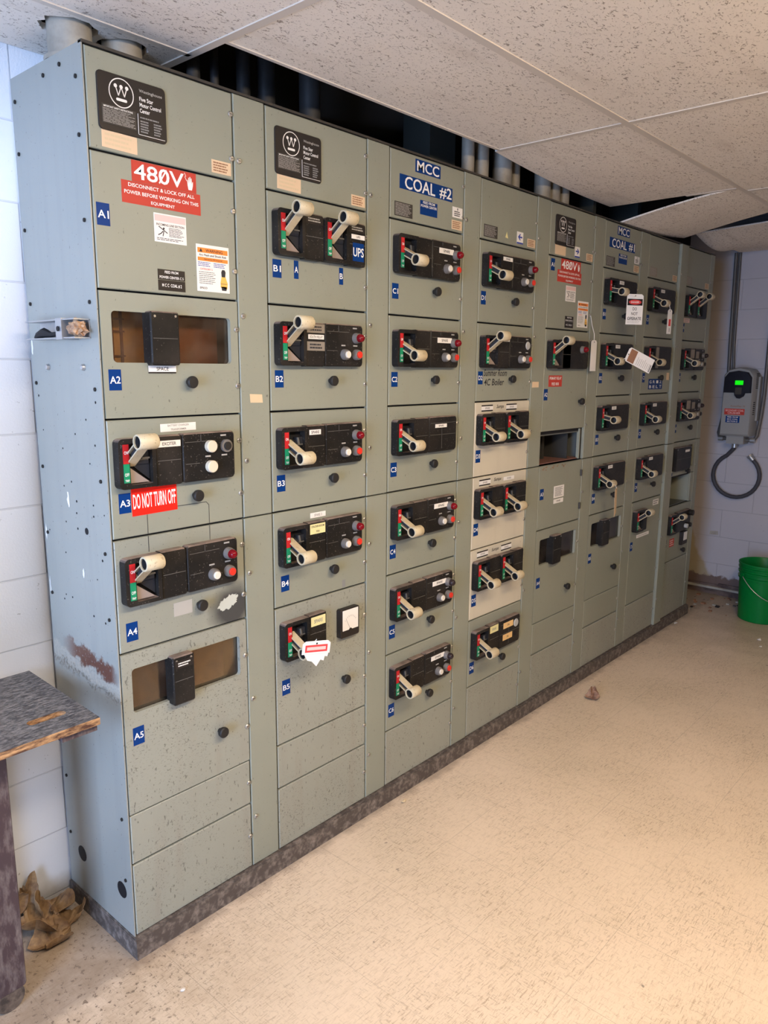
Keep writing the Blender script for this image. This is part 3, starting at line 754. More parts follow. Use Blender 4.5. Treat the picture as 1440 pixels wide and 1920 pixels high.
def door(s, zt, zb, key, mat='paint', holes=(), nscrew=2, label=None):
    """key: unit name"""
    b = MB(); x0, x1 = (0.0028 if s.k else 0.0065), DW-0.002
    if holes:
        b.plate([(x0, zb-zt+G/2), (x1, zb-zt+G/2), (x1, -G/2), (x0, -G/2)], [rrect(*h, 0.010, 4) for h in holes], 0.0, 0.012, mat)
    else:
        b.slab([(x0, zb-zt+G/2+0.0005), (x1, zb-zt+G/2+0.0005), (x1, -G/2-0.0005), (x0, -G/2-0.0005)], 0.0, 0.012, mat, 0.0022)
    d = b.build('unit_door', s.root, (0, 0, zt), smooth=False)
    if label: d['label'] = label
    s.doors[key] = d
    h = zt-zb
    zs = [-h*0.25, -h*0.75] if nscrew == 2 else ([-h*0.5] if nscrew == 1 else [])
    for z in zs: cached('screw', 'screw', screw, d, (DW-0.0075, 0.0, z))
    if zb > ZB+0.02: shelf(s, zb)
    return d
def operator(d, on, dx=0.0, panel=True):
    loc = (dx, 0, 0)
    cached('bezel', 'handle_bezel', bezel, d, loc); cached('flags', 'position_flag', flags, d, loc)
    cached('drum%d' % (on == 1), 'handle_drum', drum_on if on == 1 else drum_off, d, loc)
    cached('handle%d' % on, 'operating_handle', handle(on), d, loc)
    if panel: cached('name_panel', 'name_panel', name_panel, d, loc)
def controls(d, lens='lens', b1='btn_white', b2='btn_red'):
    cached('ctrl', 'control_panel', ctrl_panel, d, (0, 0, 0))
    if lens: cached('lamp'+lens, 'pilot_light', lamp(lens), d, (0, 0, 0))
    if b1: cached('b1'+b1, 'start_button', button(0.278, -0.133, b1), d, (0, 0, 0))
    if b2: cached('b2'+b2, 'stop_button', button(0.329, -0.133, b2), d, (0, 0, 0))
def knob(d, x=0.238, dz=0.212): cached('latch', 'latch_knob', latch, d, (x, 0, -dz))
def window(s, d, inner='dark_in', block=(0.122, 0.202, 0.042, 0.170)):
    b = MB(); b.box(0.030, 0.380, 0.0122, 0.0150, -0.174, -0.036, 'pane')
    b.build('window_pane', d, smooth=False)
    b = MB()
    # compartment behind the pane
    b.box(0.016, 0.390, 0.10, 0.104, -0.20, -0.02, inner)
    if inner == 'tanboard':
        for x in (0.05, 0.085, 0.11, 0.25): b.box(x, x+0.006, 0.095, 0.10, -0.19, -0.03, 'redboard')
        for z in (-0.06, -0.09, -0.15): b.box(0.02, 0.12, 0.093, 0.096, z, z+0.004, 'redboard')
        b.box(0.27, 0.39, 0.08, 0.084, -0.2, -0.02, 'redboard')
    b.build('insulating_board', d, smooth=False)
    if block:
        b = MB(); x0, x1, a, c = block
        b.slab(rrect(x0, x1, -c, -a, 0.006, 3), -0.024, 0.012, 'black', 0.003)
        b.box(x0+0.006, x1-0.006, -0.0245, -0.0235, -(a+c)/2-0.0006, -(a+c)/2+0.0006, 'groove')
        b.cyl((x0+0.012, -0.024, -a-0.012), (0, -1, 0), 0.003, 0.001, 'screw', 8); b.cyl((x1-0.010, -0.024, -a-0.010), (0, -1, 0), 0.003, 0.001, 'screw', 8)
        b.build('name_panel', d)
WIN = [(0.034, 0.376, -0.165, -0.046)]
def spare(d, x0=0.235, x1=0.318, a=0.066, c=0.084, s='SPARE', torn=True):
    def f(b, X0, X1, z0, z1, y):
        b.text(s, X0+(X1-X0)*0.28, X1-(X1-X0)*0.28, z0+(z1-z0)*0.25, z1-(z1-z0)*0.25, y, 'ink')
    if torn: sticker(d, 'name_label', x0-0.002, x1+0.001, a-0.007, a+0.004, 'black_lbl', None, None, -0.0222)
    return sticker(d, 'name_label', x0, x1, a, c, 'white_lbl', f, None, -0.0226)
def stickers_top(d, tan=True):
    sticker(d, 'paper_label', 0.332, 0.392, 0.172, 0.203, 'tan_lbl', tiny(4, 'ink_brown', 3), 'small tan paper label', 0, 0.0)

TITLES = ['first cabinet at the left end, with the large 480V sign and tags A1 to A5',
 'second cabinet from the left, with units B1 to B5 and a UPS label',
 'third cabinet, headed by the blue MCC COAL #2 sign',
 'fourth cabinet, the one with three cream double-handle doors',
 'fifth cabinet, with red 480V sign under its nameplate and an open compartment',
 'sixth cabinet, headed by the blue MCC COAL #1 sign and hung with danger tags',
 'seventh cabinet, second from the right end, with one small handle low down',
 'last cabinet at the right end, next to the corner, with two raised handles on top']
S = [section(i, TITLES[i], 0.470 if i == 7 else None) for i in range(8)]
A, B_, C_, D_, E_, F_, G_, H_ = S

# ---- sign makers
def sign480(d):
    def f(b, x0, x1, z0, z1, y):
        b.text('480V', x0+0.006, x0+(x1-x0)*0.80, z0+0.006, z1-0.006, y, 'white')
        xz = x0+(x1-x0)*0.455; b.face([(xz-0.010, y-0.0001, z0+0.008), (xz-0.007, y-0.0001, z0+0.006), (xz+0.014, y-0.0001, z1-0.008), (xz+0.011, y-0.0001, z1-0.006)], 'white')
        hx = x1-0.018                                        # raised palm with a jolt mark
        b.face([(hx+px*0.001, y, z0+pz*0.001) for px, pz in ((-5, 6), (5, 6), (8, 16), (9, 26), (7, 26), (5.5, 20), (5, 34), (3, 34), (2.5, 22), (1.5, 37), (-0.5, 37), (-1, 22), (-2.5, 35), (-4.5, 34), (-4, 20), (-6.5, 30), (-8, 28), (-7, 15))], 'white')
        pts = [(-16, 44), (-12, 36), (-15, 35), (-10, 26)]
        for p, q in zip(pts[:-1], pts[1:]):
            b.face([(hx+p[0]*0.001, y, z0+p[1]*0.001), (hx+q[0]*0.001, y, z0+q[1]*0.001), (hx+q[0]*0.001+0.0014, y, z0+q[1]*0.001), (hx+p[0]*0.001+0.0014, y, z0+p[1]*0.001)], 'white')
    sticker(d, 'sign', 0.106, 0.283, 0.004, 0.051, 'red_lbl', f, 'faded red sign reading 480V')
    sticker(d, 'sign', 0.078, 0.294, 0.0515, 0.101, 'red_lbl', rows(['DISCONNECT & LOCK OFF ALL', 'POWER BEFORE WORKING ON THIS', 'EQUIPMENT'], 'white', 0.03, 0.5), 'faded red sign reading DISCONNECT & LOCK OFF ALL POWER')
def line_label(d):
    def f(b, x0, x1, z0, z1, y):
        b.box(x0+0.002, x1-0.002, y, y+0.0003, z1-0.018, z1-0.003, 'pink')
        b.text('INCOMING LINE SECTION', x0+0.006, x1-0.006, z1-0.028, z1-0.0225, y, 'ink')
        px, pz = x0+0.022, z0+0.026
        for (a, c, e, g) in ((-0.010, 0.010, 0.004, 0.002), (0.004, 0.002, 0.014, -0.004), (0.002, 0.0, -0.004, -0.006), (-0.004, -0.006, -0.012, -0.010), (0.004, 0, 0.001, -0.012)):
            v = Vector((e-a, 0, g-c)).normalized(); nn = Vector((-v.z, 0, v.x))*0.0011
            b.face([(px+a-nn.x, y, pz+c-nn.z), (px+e-nn.x, y, pz+g-nn.z), (px+e+nn.x, y, pz+g+nn.z), (px+a+nn.x, y, pz+c+nn.z)], 'ink')
        b.face([(px+0.004+0.0026*math.cos(2*PI*i/10), y, pz+0.006+0.0026*math.sin(2*PI*i/10)) for i in range(10)], 'ink')
        b.lines(x0+0.040, x1-0.006, z0+0.014, z0+0.036, 7, y, 'ink', 2, 0.38); b.lines(x0+0.006, x1-0.006, z0+0.004, z0+0.011, 2, y, 'ink', 4, 0.4)
    sticker(d, 'notice', 0.159, 0.249, 0.112, 0.178, 'white_lbl', f, 'white notice with a pink band and a falling figure')
def warn_label(d):
    def f(b, x0, x1, z0, z1, y):
        b.box(x0+0.004, x1-0.004, y, y+0.0003, z1-0.020, z1-0.008, 'orange'); b.text('WARNING', x0+0.028, x1-0.020, z1-0.0175, z1-0.0105, y-0.0003, 'ink')
        b.face([(x0+0.009, y-0.0003, z1-0.018), (x0+0.019, y-0.0003, z1-0.018), (x0+0.014, y-0.0003, z1-0.0095)], 'ink')
        b.text('Arc Flash and Shock Risk', x0+0.008, x1-0.008, z1-0.028, z1-0.0225, y, 'ink')
        b.box(x0+0.004, x1-0.004, y, y+0.0003, z1-0.040, z1-0.031, 'orange'); b.text('Appropriate PPE Required', x0+0.022, x1-0.022, z1-0.0375, z1-0.0335, y-0.0003, 'ink')
        b.lines(x0+0.004, x0+0.046, z1-0.054, z1-0.042, 3, y, 'ink_blue', 3, 0.4); b.lines(x0+0.052, x1-0.004, z1-0.054, z1-0.042, 3, y, 'ink_blue', 5, 0.4)
        b.text('CATEGORY 2', x0+0.010, x0+0.048, z1-0.062, z1-0.0575, y, 'lock_red')
        b.lines(x0+0.006, x0+0.058, z0+0.018, z0+0.050, 7, y, 'ink', 7, 0.26); b.text('EPSCO', x0+0.008, x0+0.030, z0+0.006, z0+0.011, y, 'ink')
        X = x0+0.082                                        # figure in a yellow arc-flash suit
        b.face([(X-0.006, y, z0+0.006), (X+0.008, y, z0+0.006), (X+0.010, y, z0+0.016), (X-0.008, y, z0+0.016)], 'ink')
        b.face([(X-0.010, y, z0+0.014), (X+0.011, y, z0+0.010), (X+0.013, y, z0+0.024), (X+0.006, y, z0+0.041), (X-0.006, y, z0+0.041), (X-0.010, y, z0+0.026)], 'yellow')
        b.face([(X-0.008+dx, y-0.0002, z0+0.040+dz) for dx, dz in ((0.002, 0), (0.013, 0), (0.015, 0.012), (0.012, 0.018), (0.004, 0.018), (0.001, 0.012))], 'ink')
        b.box(X-0.009, X+0.010, y-0.0002, y, z0+0.022, z0+0.0235, 'ink_brown')
    sticker(d, 'notice', 0.276, 0.377, 0.169, 0.284, 'white_lbl', f, 'white and orange WARNING arc flash notice')
def feed_plate(d, s2='M C C  COAL # 2'):
    sticker(d, 'engraved_plate', 0.163, 0.240, 0.241, 0.2655, 'black_lbl', rows(['FEED FROM', 'POWER CENTER C 5'], 'white', 0.06, 0.5), 'black engraved plate reading FEED FROM POWER CENTER')
    sticker(d, 'engraved_plate', 0.163, 0.240, 0.2663, 0.291, 'black_lbl', rows([s2], 'white', 0.14, 0.34), 'black engraved plate')
def mcc_sign(d, num, dz=0.0):
    sticker(d, 'sign', 0.127, 0.262, 0.016+dz, 0.0565+dz, 'blue', txt('MCC', 'white', 0.06, 0.10), 'blue sign reading MCC')
    def f(b, x0, x1, z0, z1, y):
        b.text('COAL', x0+0.026, x0+0.186, z0+0.003, z1-0.003, y, 'white'); b.text('#'+num, x1-0.074, x1-0.005, z0+0.003, z1-0.003, y, 'white')
    sticker(d, 'sign', 0.048, 0.332, 0.0755+dz, 0.120+dz, 'blue', f, 'blue sign reading COAL #%s' % num)
    sticker(d, 'sign', 0.155, 0.248, 0.139+dz, 0.184+dz, 'blue', rows(['FEED FROM', 'POWER CENTER', '', ''], 'white', 0.04, 0.7), 'small blue sign reading FEED FROM POWER CENTER')
    def g(b, x0, x1, z0, z1, y): b.lines(x0+0.01, x1-0.01, z0+0.004, z1-0.012, 3, y, 'ink', 6, 0.5); b.text('!', (x0+x1)/2-0.003, (x0+x1)/2+0.003, z1-0.012, z1-0.003, y, 'ink')
    sticker(d, 'notice', 0.335, 0.394, 0.132+dz, 0.167+dz, 'white_lbl', g, 'small white notice')
def black_notice(d, m='dark_lbl'):
    sticker(d, 'engraved_plate', 0.024, 0.115, 0.158, 0.202, m, tiny(9, 'ink_pale', 12, 0.04, 0.06, 0.42), 'small black engraved plate of fine print')
def arrow(d, x0, left):
    def f(b, X0, X1, z0, z1, y):
        s = -1 if left else 1; cx, cz = (X0+X1)/2, (z0+z1)/2+0.003
        P = [(-0.016, 0.003), (0.002, 0.003), (-0.004, 0.012), (0.002, 0.012), (0.016, 0), (0.002, -0.012), (-0.004, -0.012), (0.002, -0.003), (-0.016, -0.003)]
        P = [(cx+s*a, y, cz+c) for a, c in P]; b.face(P if s > 0 else P[::-1], 'ink_blue')
        b.box(X0, X1, y, y+0.0003, z0, z0+0.006, 'ink_blue')
    sticker(d, 'arrow_label', x0, x0+0.046, 0.155, 0.200, 'white_lbl', f, 'white label with a blue arrow')

# ---- section A
s = A
d = door(s, R[0]-0.004, R[1], 'A0'); nameplate(d)
sticker(d, 'paper_label', 0.036, 0.124, 0.171-0.004, 0.208-0.004, 'tan_lbl', tiny(3, 'tape', 3), 'blank tan paper label', 0, -0.02); stickers_top(d)
d = door(s, R[1], R[2], 'A1', label='tall blank door tagged A1 with red 480V sign'); sign480(d); line_label(d); warn_label(d); feed_plate(d); unit_tag(d, 'A1', 0.013, 0.111)
d = door(s, R[2], R[3], 'A2', holes=WIN); window(s, d, 'tanboard'); unit_tag(d, 'A2'); knob(d)
sticker(d, 'name_label', 0.124, 0.202, 0.170, 0.190, 'black_lbl', None, None, -0.001); sticker(d, 'name_label', 0.124, 0.202, 0.1715, 0.1865, 'white_lbl', txt('SPACE', 'ink', 0.28, 0.2), None, -0.0018)
d = door(s, R[3], R[4], 'A3'); operator(d, 1); cached('ctrl', 'control_panel', ctrl_panel, d, (0, 0, 0)); knob(d, 0.243, 0.208)
cached('cr1', 'start_button', disc(0.281, -0.080, 'btn_cream', 0.0160, 0.014), d, (0, 0, 0)); cached('cr2', 'selector_button', disc(0.281, -0.133, 'btn_cream', 0.0160, 0.014), d, (0, 0, 0))
cached('bk1', 'pilot_light', button(0.332, -0.082, 'knob', 0.008, 0.011), d, (0, 0, 0))
unit_tag(d, 'A3', 0.026, 0.181)
sticker(d, 'sign', 0.060, 0.189, 0.168, 0.240, 'red_hot', txt('DO NOT TURN OFF', 'white', 0.03, 0.24), 'bright red sticker reading DO NOT TURN OFF', 0, 0.015)
sticker(d, 'name_label', 0.150, 0.255, 0.017, 0.037, 'white_lbl', rows(['BATTERY CHARGER', 'TRANSFORMER'], 'ink_grey', 0.2, 0.5), 'white label above the handle', 0, 0.01)
sticker(d, 'name_label', 0.126, 0.192, 0.057, 0.073, 'white_lbl', txt('EXCITER', 'ink', 0.2, 0.24), None, -0.0222)
b = MB()
for (p, q) in (((0.101, -0.292), (0.101, -0.240)), ((0.287, -0.292), (0.287, -0.240)), ((0.109, -0.231), (0.279, -0.231)), ((0.101, -0.240), (0.109, -0.231)), ((0.279, -0.231), (0.287, -0.240))):
    v = Vector((q[0]-p[0], 0, q[1]-p[1])).normalized(); nn = Vector((-v.z, 0, v.x))*0.0008
    b.face([(p[0]-nn.x, -0.0004, p[1]-nn.z), (q[0]-nn.x, -0.0004, q[1]-nn.z), (q[0]+nn.x, -0.0004, q[1]+nn.z), (p[0]+nn.x, -0.0004, p[1]+nn.z)], 'ink')
b.build('pencil_outline', d, smooth=False)
d = door(s, R[4], R[5], 'A4', mat='paint_smudge'); operator(d, 1); controls(d); knob(d, 0.243, 0.214); unit_tag(d, 'A4', 0.026, 0.216)
b = MB()
for x in (0.101, 0.287): b.face([(x-0.0008, -0.0004, -0.043), (x+0.0008, -0.0004, -0.043), (x+0.0008, -0.0004, -0.002), (x-0.0008, -0.0004, -0.002)], 'ink')
b.build('pencil_outline', d, smooth=False)
b = MB(); rr = random.Random(5); P = []
for i in range(40):
    a = 2*PI*i/40; rx = 0.033*(1+rr.uniform(-0.16, 0.16)); rz = 0.019*(1+rr.uniform(-0.2, 0.2)); x_ = rx*math.cos(a); z_ = rz*math.sin(a)
    P.append((0.340+x_, -0.0004, -0.232+z_+x_*0.28))
b.face(P, 'pale_patch'); lab(b.build('paint_patch', d, smooth=False), 'ragged pale patch in a soot smudge')
sticker(d, 'old_label_mark', 0.165, 0.222, 0.195, 0.232, 'ghost', None, 'faint rectangle left by a removed label', 0, 0, 0.0003)
d = door(s, R[5], 0.418, 'A5', holes=WIN, mat='paint_low'); window(s, d, 'redboard', (0.139, 0.206, 0.040, 0.176)); unit_tag(d, 'A5', 0.028, 0.205); knob(d, 0.297, 0.310)
sticker(d, 'engraved_plate', 0.146, 0.203, 0.052, 0.074, 'black_lbl', tiny(2, 'white_lbl', 4, 0.15, 0.2), None, -0.0245)
door(s, 0.418, R[7], 'A6', mat='paint_low', nscrew=1); door(s, R[7], ZB, 'A7', mat='paint_low', nscrew=1)
# end panel fittings of the first cabinet
ep = bpy.data.objects.new('end_panel', None)
b = MB()
for (y, z) in ((0.272, 0.187), (0.054, 0.180)): b.cyl((-0.0006, y, z), (1, 0, 0), 0.0235, 0.0005, 'black_flat', 20)
for (y, z) in ((0.118, 1.164),): b.cyl((-0.0006, y, z), (1, 0, 0), 0.009, 0.0005, 'black_flat', 12)
rr = random.Random(11)
for i in range(26): b.cyl((-0.0005, rr.uniform(0.02, 0.33), rr.uniform(0.9, 1.5)), (1, 0, 0), rr.uniform(0.002, 0.0035), 0.0004, 'black_flat', 8)
b.build('drilled_hole', A.root)
bpy.data.objects.remove(ep)
for y in (0.030, 0.335):
    for z in (2.20, 2.08, 1.90, 1.72, 1.52, 1.30, 1.12, 0.95, 0.40, 0.22):
        cached('bolt', 'bolt', lambda b: b.turn((0, 0, 0), (-1, 0, 0), [(0.0048, 0), (0.0048, 0.003), (0.003, 0.004)], 'knob', 10, False, True), A.root, (0, y, z+(0.01 if y > 0.1 else 0)))
for y in (0.18, 0.10): cached('bolt', 'bolt', None, A.root, (0, y, 2.235 if y > 0.15 else 2.25-0.01))
for y in (0.077, 0.259): cached('sbolt', 'bolt', lambda b: b.turn((0, 0, 0), (-1, 0, 0), [(0.008, 0), (0.008, 0.003), (0.006, 0.008), (0.002, 0.010)], 'steel', 10, False, True), A.root, (0, y, 1.571))
# paint chips on the end panel
b = MB(); rr = random.Random(2)
for (y, z, w_, h_) in ((0.205, 1.235, 0.016, 0.055), (0.150, 1.05, 0.012, 0.03), (0.345, 1.62, 0.012, 0.05), (0.345, 1.13, 0.01, 0.05), (0.345, 0.98, 0.010, 0.06)):
    b.face([(-0.0004, y+w_*math.cos(2*PI*i/12)*rr.uniform(0.3, 1)*0.5, z+h_*math.sin(2*PI*i/12)*rr.uniform(0.6, 1)*0.5) for i in range(12)], 'white_lbl')
lab(b.build('paint_chip', A.root, smooth=False), 'white paint chips')

# ---- section B
s = B_
d = door(s, R[0]-0.004, R[1], 'B0'); nameplate(d, 0.002)
sticker(d, 'paper_label', 0.040, 0.127, 0.168, 0.205, 'tan_lbl', tiny(3, 'tape', 5), 'blank tan paper label', 0, -0.015); stickers_top(d)
d = door(s, R[1], R[2], 'B1', label='door tagged B1 with two raised handles'); operator(d, 1); operator(d, 1, 0.178); unit_tag(d, 'B1', 0.018, 0.179)
sticker(d, 'unit_label', 0.097, 0.114, 0.175, 0.225, 'blue', txt('A', 'white', 0.12, 0.33)); sticker(d, 'unit_label', 0.279, 0.296, 0.177, 0.226, 'blue', txt('B', 'white', 0.12, 0.33))
sticker(d, 'name_label', 0.310, 0.368, 0.078, 0.091, 'white_lbl', txt('UPS', 'ink', 0.35, 0.25), None, -0.0222); sticker(d, 'unit_label', 0.316, 0.364, 0.102, 0.155, 'blue', txt('UPS', 'white', 0.02, 0.25), 'blue label reading UPS', -0.0222)
for q in (0.0, 0.178): sticker(d, 'engraved_plate', 0.122+q, 0.192+q, 0.050, 0.072, 'black_lbl', tiny(2, 'ink_pale', 7, 0.15, 0.2), None, -0.0222)
d = door(s, R[2], R[3], 'B2'); operator(d, 1); controls(d); knob(d); unit_tag(d, 'B2')
sticker(d, 'engraved_plate', 0.124, 0.195, 0.048, 0.073, 'steel_lbl', tiny(2, 'ink', 8, 0.15, 0.15), 'engraved grey plate', -0.0222); sticker(d, 'name_label', 0.129, 0.192, 0.078, 0.091, 'white_lbl', txt('SOUTH RELAY', 'ink', 0.08, 0.22), None, -0.0222)
sticker(d, 'engraved_plate', 0.124, 0.195, 0.098, 0.124, 'steel_lbl', tiny(2, 'ink', 9, 0.15, 0.15), 'engraved grey plate', -0.0222)
d = door(s, R[3], R[4], 'B3'); operator(d, 0); controls(d); knob(d); unit_tag(d, 'B3', 0.019, 0.185)
sticker(d, 'name_label', 0.125, 0.190, 0.052, 0.076, 'black_lbl', None, None, -0.0222); sticker(d, 'name_label', 0.129, 0.176, 0.057, 0.072, 'white_lbl', txt('SPARE', 'ink', 0.15, 0.22), None, -0.0226)
d = door(s, R[4], R[5], 'B4'); operator(d, 0); controls(d); knob(d); unit_tag(d, 'B4', 0.028, 0.197)
sticker(d, 'name_label', 0.128, 0.192, 0.051, 0.082, 'yellow_lbl', rows(['STACKER BOOM', 'FAN'], 'ink', 0.08, 0.42), 'pale yellow label', -0.0222); sticker(d, 'name_label', 0.150, 0.215, 0.021, 0.037, 'white_lbl', txt('SPARE 3', 'ink_grey', 0.25, 0.25))
b = MB(); b.text('1', 0.288, 0.303, -0.287, -0.262, -0.0005, 'ink_grey'); b.build('stencilled_number', d, smooth=False)
d = door(s, R[5], 0.418, 'B5', mat='paint_low'); operator(d, 0); knob(d, 0.291, 0.307); unit_tag(d, 'B5', 0.025, 0.235)
sticker(d, 'name_label', 0.128, 0.190, 0.053, 0.083, 'yellow_lbl', txt('SPARE', 'ink_grey', 0.2, 0.3), 'pale yellow label', -0.0222)
b = MB(); b.slab(rrect(0.262, 0.350, -0.160, -0.062, 0.006, 3), -0.020, 0, 'black_lbl', 0.002); b.box(0.270, 0.343, -0.0206, -0.020, -0.135, -0.066, 'white_lbl')
for i in range(9):
    a = math.radians(140-i*12.5); b.face([(0.306+0.030*math.cos(a)-0.0005, -0.0208, -0.125+0.034*math.sin(a)), (0.306+0.030*math.cos(a)+0.0005, -0.0208, -0.125+0.034*math.sin(a)), (0.306+0.034*math.cos(a)+0.0005, -0.0208, -0.125+0.040*math.sin(a)), (0.306+0.034*math.cos(a)-0.0005, -0.0208, -0.125+0.040*math.sin(a))], 'ink')
b.face([(0.3055, -0.0209, -0.135), (0.3067, -0.0209, -0.135), (0.287, -0.0209, -0.098), (0.2862, -0.0209, -0.0985)], 'ink'); b.cyl((0.306, -0.0206, -0.137), (0, -1, 0), 0.007, 0.002, 'black_lbl', 14)
lab(b.build('ammeter', d), 'square black meter with white dial')
door(s, 0.418, 0.2725, 'B6', mat='paint_low', nscrew=1); door(s, 0.2725, ZB, 'B7', mat='paint_low', nscrew=1)
# torn tape on the first cabinet's wireway door
b = MB(); b.face([(0.434+0.000, -0.0016, 1.502), (0.478, -0.0016, 1.500), (0.480, -0.0016, 1.477), (0.436, -0.0016, 1.478)], 'tape'); lab(b.build('torn_tape', A.root, smooth=False), 'torn strip of tan tape')

# ---- section C
s = C_
d = door(s, R[0]-0.004, R[1], 'C0', label='top door with blue MCC COAL #2 sign'); mcc_sign(d, '2', -0.004); black_notice(d); stickers_top(d)
for i, (za, zb) in enumerate(((R[1], R[2]), (R[2], R[3]), (R[3], R[4]), (R[4], R[5]), (R[5], R[6]), (R[6], R[7]))):
    d = door(s, za, zb, 'C%d' % (i+1)); operator(d, 0); knob(d); unit_tag(d, 'C%d' % (i+1), 0.016, (0.2, 0.185, 0.192, 0.187, 0.187, 0.192)[i])
    if i == 2: cached('ctrlp', 'control_panel', ctrl_plain, d, (0, 0, 0)); spare(d, 0.232, 0.300, 0.070, 0.083, torn=False)
    else: controls(d, 'lens' if i < 4 else 'lens_off'); spare(d)
door(s, R[7], ZB, 'C7', mat='paint_low', nscrew=1)

# ---- section D
s = D_
d = door(s, R[0]-0.004, R[1], 'D0', nscrew=1); black_notice(d); arrow(d, 0.253, True); stickers_top(d)
b = MB(); b.face([(0.170, -0.0004, -0.188), (0.190, -0.0004, -0.190), (0.180, -0.0004, -0.166)], 'yellow_lbl'); lab(b.build('warning_triangle', d, smooth=False), 'faded yellow triangle')
d = door(s, R[1], R[2], 'D1'); operator(d, 0); controls(d); knob(d); unit_tag(d, 'D1', 0.018, 0.185); sticker(d, 'name_label', 0.128, 0.194, 0.052, 0.066, 'white_lbl', txt('SPARE', 'ink', 0.28, 0.25), None, -0.0222)
d = door(s, R[2], R[3], 'D2', label='door tagged D2 with handwriting under a raised handle'); operator(d, 1); controls(d, None); knob(d); unit_tag(d, 'D2', 0.014, 0.182)
cached('blank1', 'blanking_cap', disc(0.332, -0.078, 'blank', 0.0165, 0.003), d, (0, 0, 0)); sticker(d, 'name_label', 0.128, 0.194, 0.052, 0.066, 'white_lbl', txt('SPARE', 'ink', 0.28, 0.25), None, -0.0222)
b = MB(); b.text('Summer Room', 0.052, 0.215, -0.200, -0.174, -0.0005, 'ink', 0.15); b.text('4C Boiler', 0.055, 0.195, -0.236, -0.210, -0.0005, 'ink', 0.15); lab(b.build('handwriting', d, smooth=False), 'black marker handwriting')
for i, (za, zb) in enumerate(((R[3], R[4]), (R[4], R[5]), (R[5], R[6]))):
    nm = 'D%d' % (i+3)
    d = door(s, za, zb, nm, mat='cream', label='cream door tagged %s with two lowered handles' % nm); operator(d, 0, -0.006); operator(d, 0, 0.172); unit_tag(d, nm, 0.014, 0.187)
    for x0 in (0.045, 0.222):
        if not (i == 1 and x0 > 0.2): sticker(d, 'name_label', x0, x0+0.078, 0.013, 0.038, 'black_lbl')
        sticker(d, 'name_label', x0-0.001, x0+0.079, 0.018, 0.033, 'white_lbl', txt('SPARE', 'ink_grey', 0.3, 0.25), None, -0.0008)
    b = MB(); b.text('Sumps', 0.148, 0.200, -0.032, -0.014, -0.0005, 'ink', 0.3); b.build('handwriting', d, smooth=False)
d = door(s, R[6], 0.280, 'D6'); operator(d, 0); cached('ctrlp', 'control_panel', ctrl_plain, d, (0, 0, 0)); knob(d); unit_tag(d, 'D6', 0.014, 0.182)
sticker(d, 'name_label', 0.126, 0.188, 0.050, 0.080, 'yellow_lbl', txt('SPARE', 'ink_grey', 0.25, 0.33), 'pale yellow label', -0.0222)
sticker(d, 'name_label', 0.228, 0.305, 0.060, 0.086, 'amber_lbl', txt('D6', 'ink', 0.4, 0.33), 'amber label', -0.0226); sticker(d, 'name_label', 0.226, 0.300, 0.112, 0.138, 'amber_lbl', txt('D6', 'ink', 0.4, 0.33), 'amber label', -0.0226)
cached('blank2', 'blanking_cap', disc(0.329, -0.080, 'blank', 0.018, 0.003), d, (0, 0, 0)); cached('blank3', 'empty_hole', disc(0.324, -0.128, 'black_flat', 0.013, 0.0012), d, (0, 0, 0))
door(s, 0.280, ZB, 'D7', mat='paint_low', nscrew=1)
b = MB(); b.box(0.415, 0.468, -0.0018, -0.001, 1.500, 1.524, 'tan_lbl'); lab(b.build('paper_label', s.root, smooth=False), 'small tan paper label')

# ---- section E
s = E_
d = door(s, R[0]-0.004, R[1], 'E0'); nameplate(d, 0.012); arrow(d, 0.222, False); stickers_top(d)
sticker(d, 'paper_label', 0.048, 0.140, 0.166, 0.205, 'tan_lbl', None, 'blank tan paper label')
d = door(s, R[1], R[2], 'E1', label='blank door tagged A1 with red 480V sign over white notices'); sign480(d); line_label(d); warn_label(d); feed_plate(d, 'M C C  COAL # 1'); unit_tag(d, 'A1', 0.020, 0.012)
d = door(s, R[2], 1.304, 'E2', label='tall door tagged A2 with a raised handle and a small red sign'); operator(d, 1); cached('ctrlp0', 'control_panel', lambda b: b.slab(rrect(0.1195, 0.362, -0.169, -0.043, 0.010, 4, (0, 1, 1, 0)), -0.022, 0.0, 'black', 0.003), d, (0, 0, 0)); cached('lamplens', 'pilot_light', lamp('lens'), d, (-0.035, 0, 0.0)); knob(d, 0.335, 0.317)
unit_tag(d, 'A2', 0.010, 0.256); sticker(d, 'sign', 0.046, 0.164, 0.198, 0.247, 'red_lbl', rows(['PRIMARY RELAY', 'FEED BKR'], 'white', 0.06, 0.5), 'small red sign')
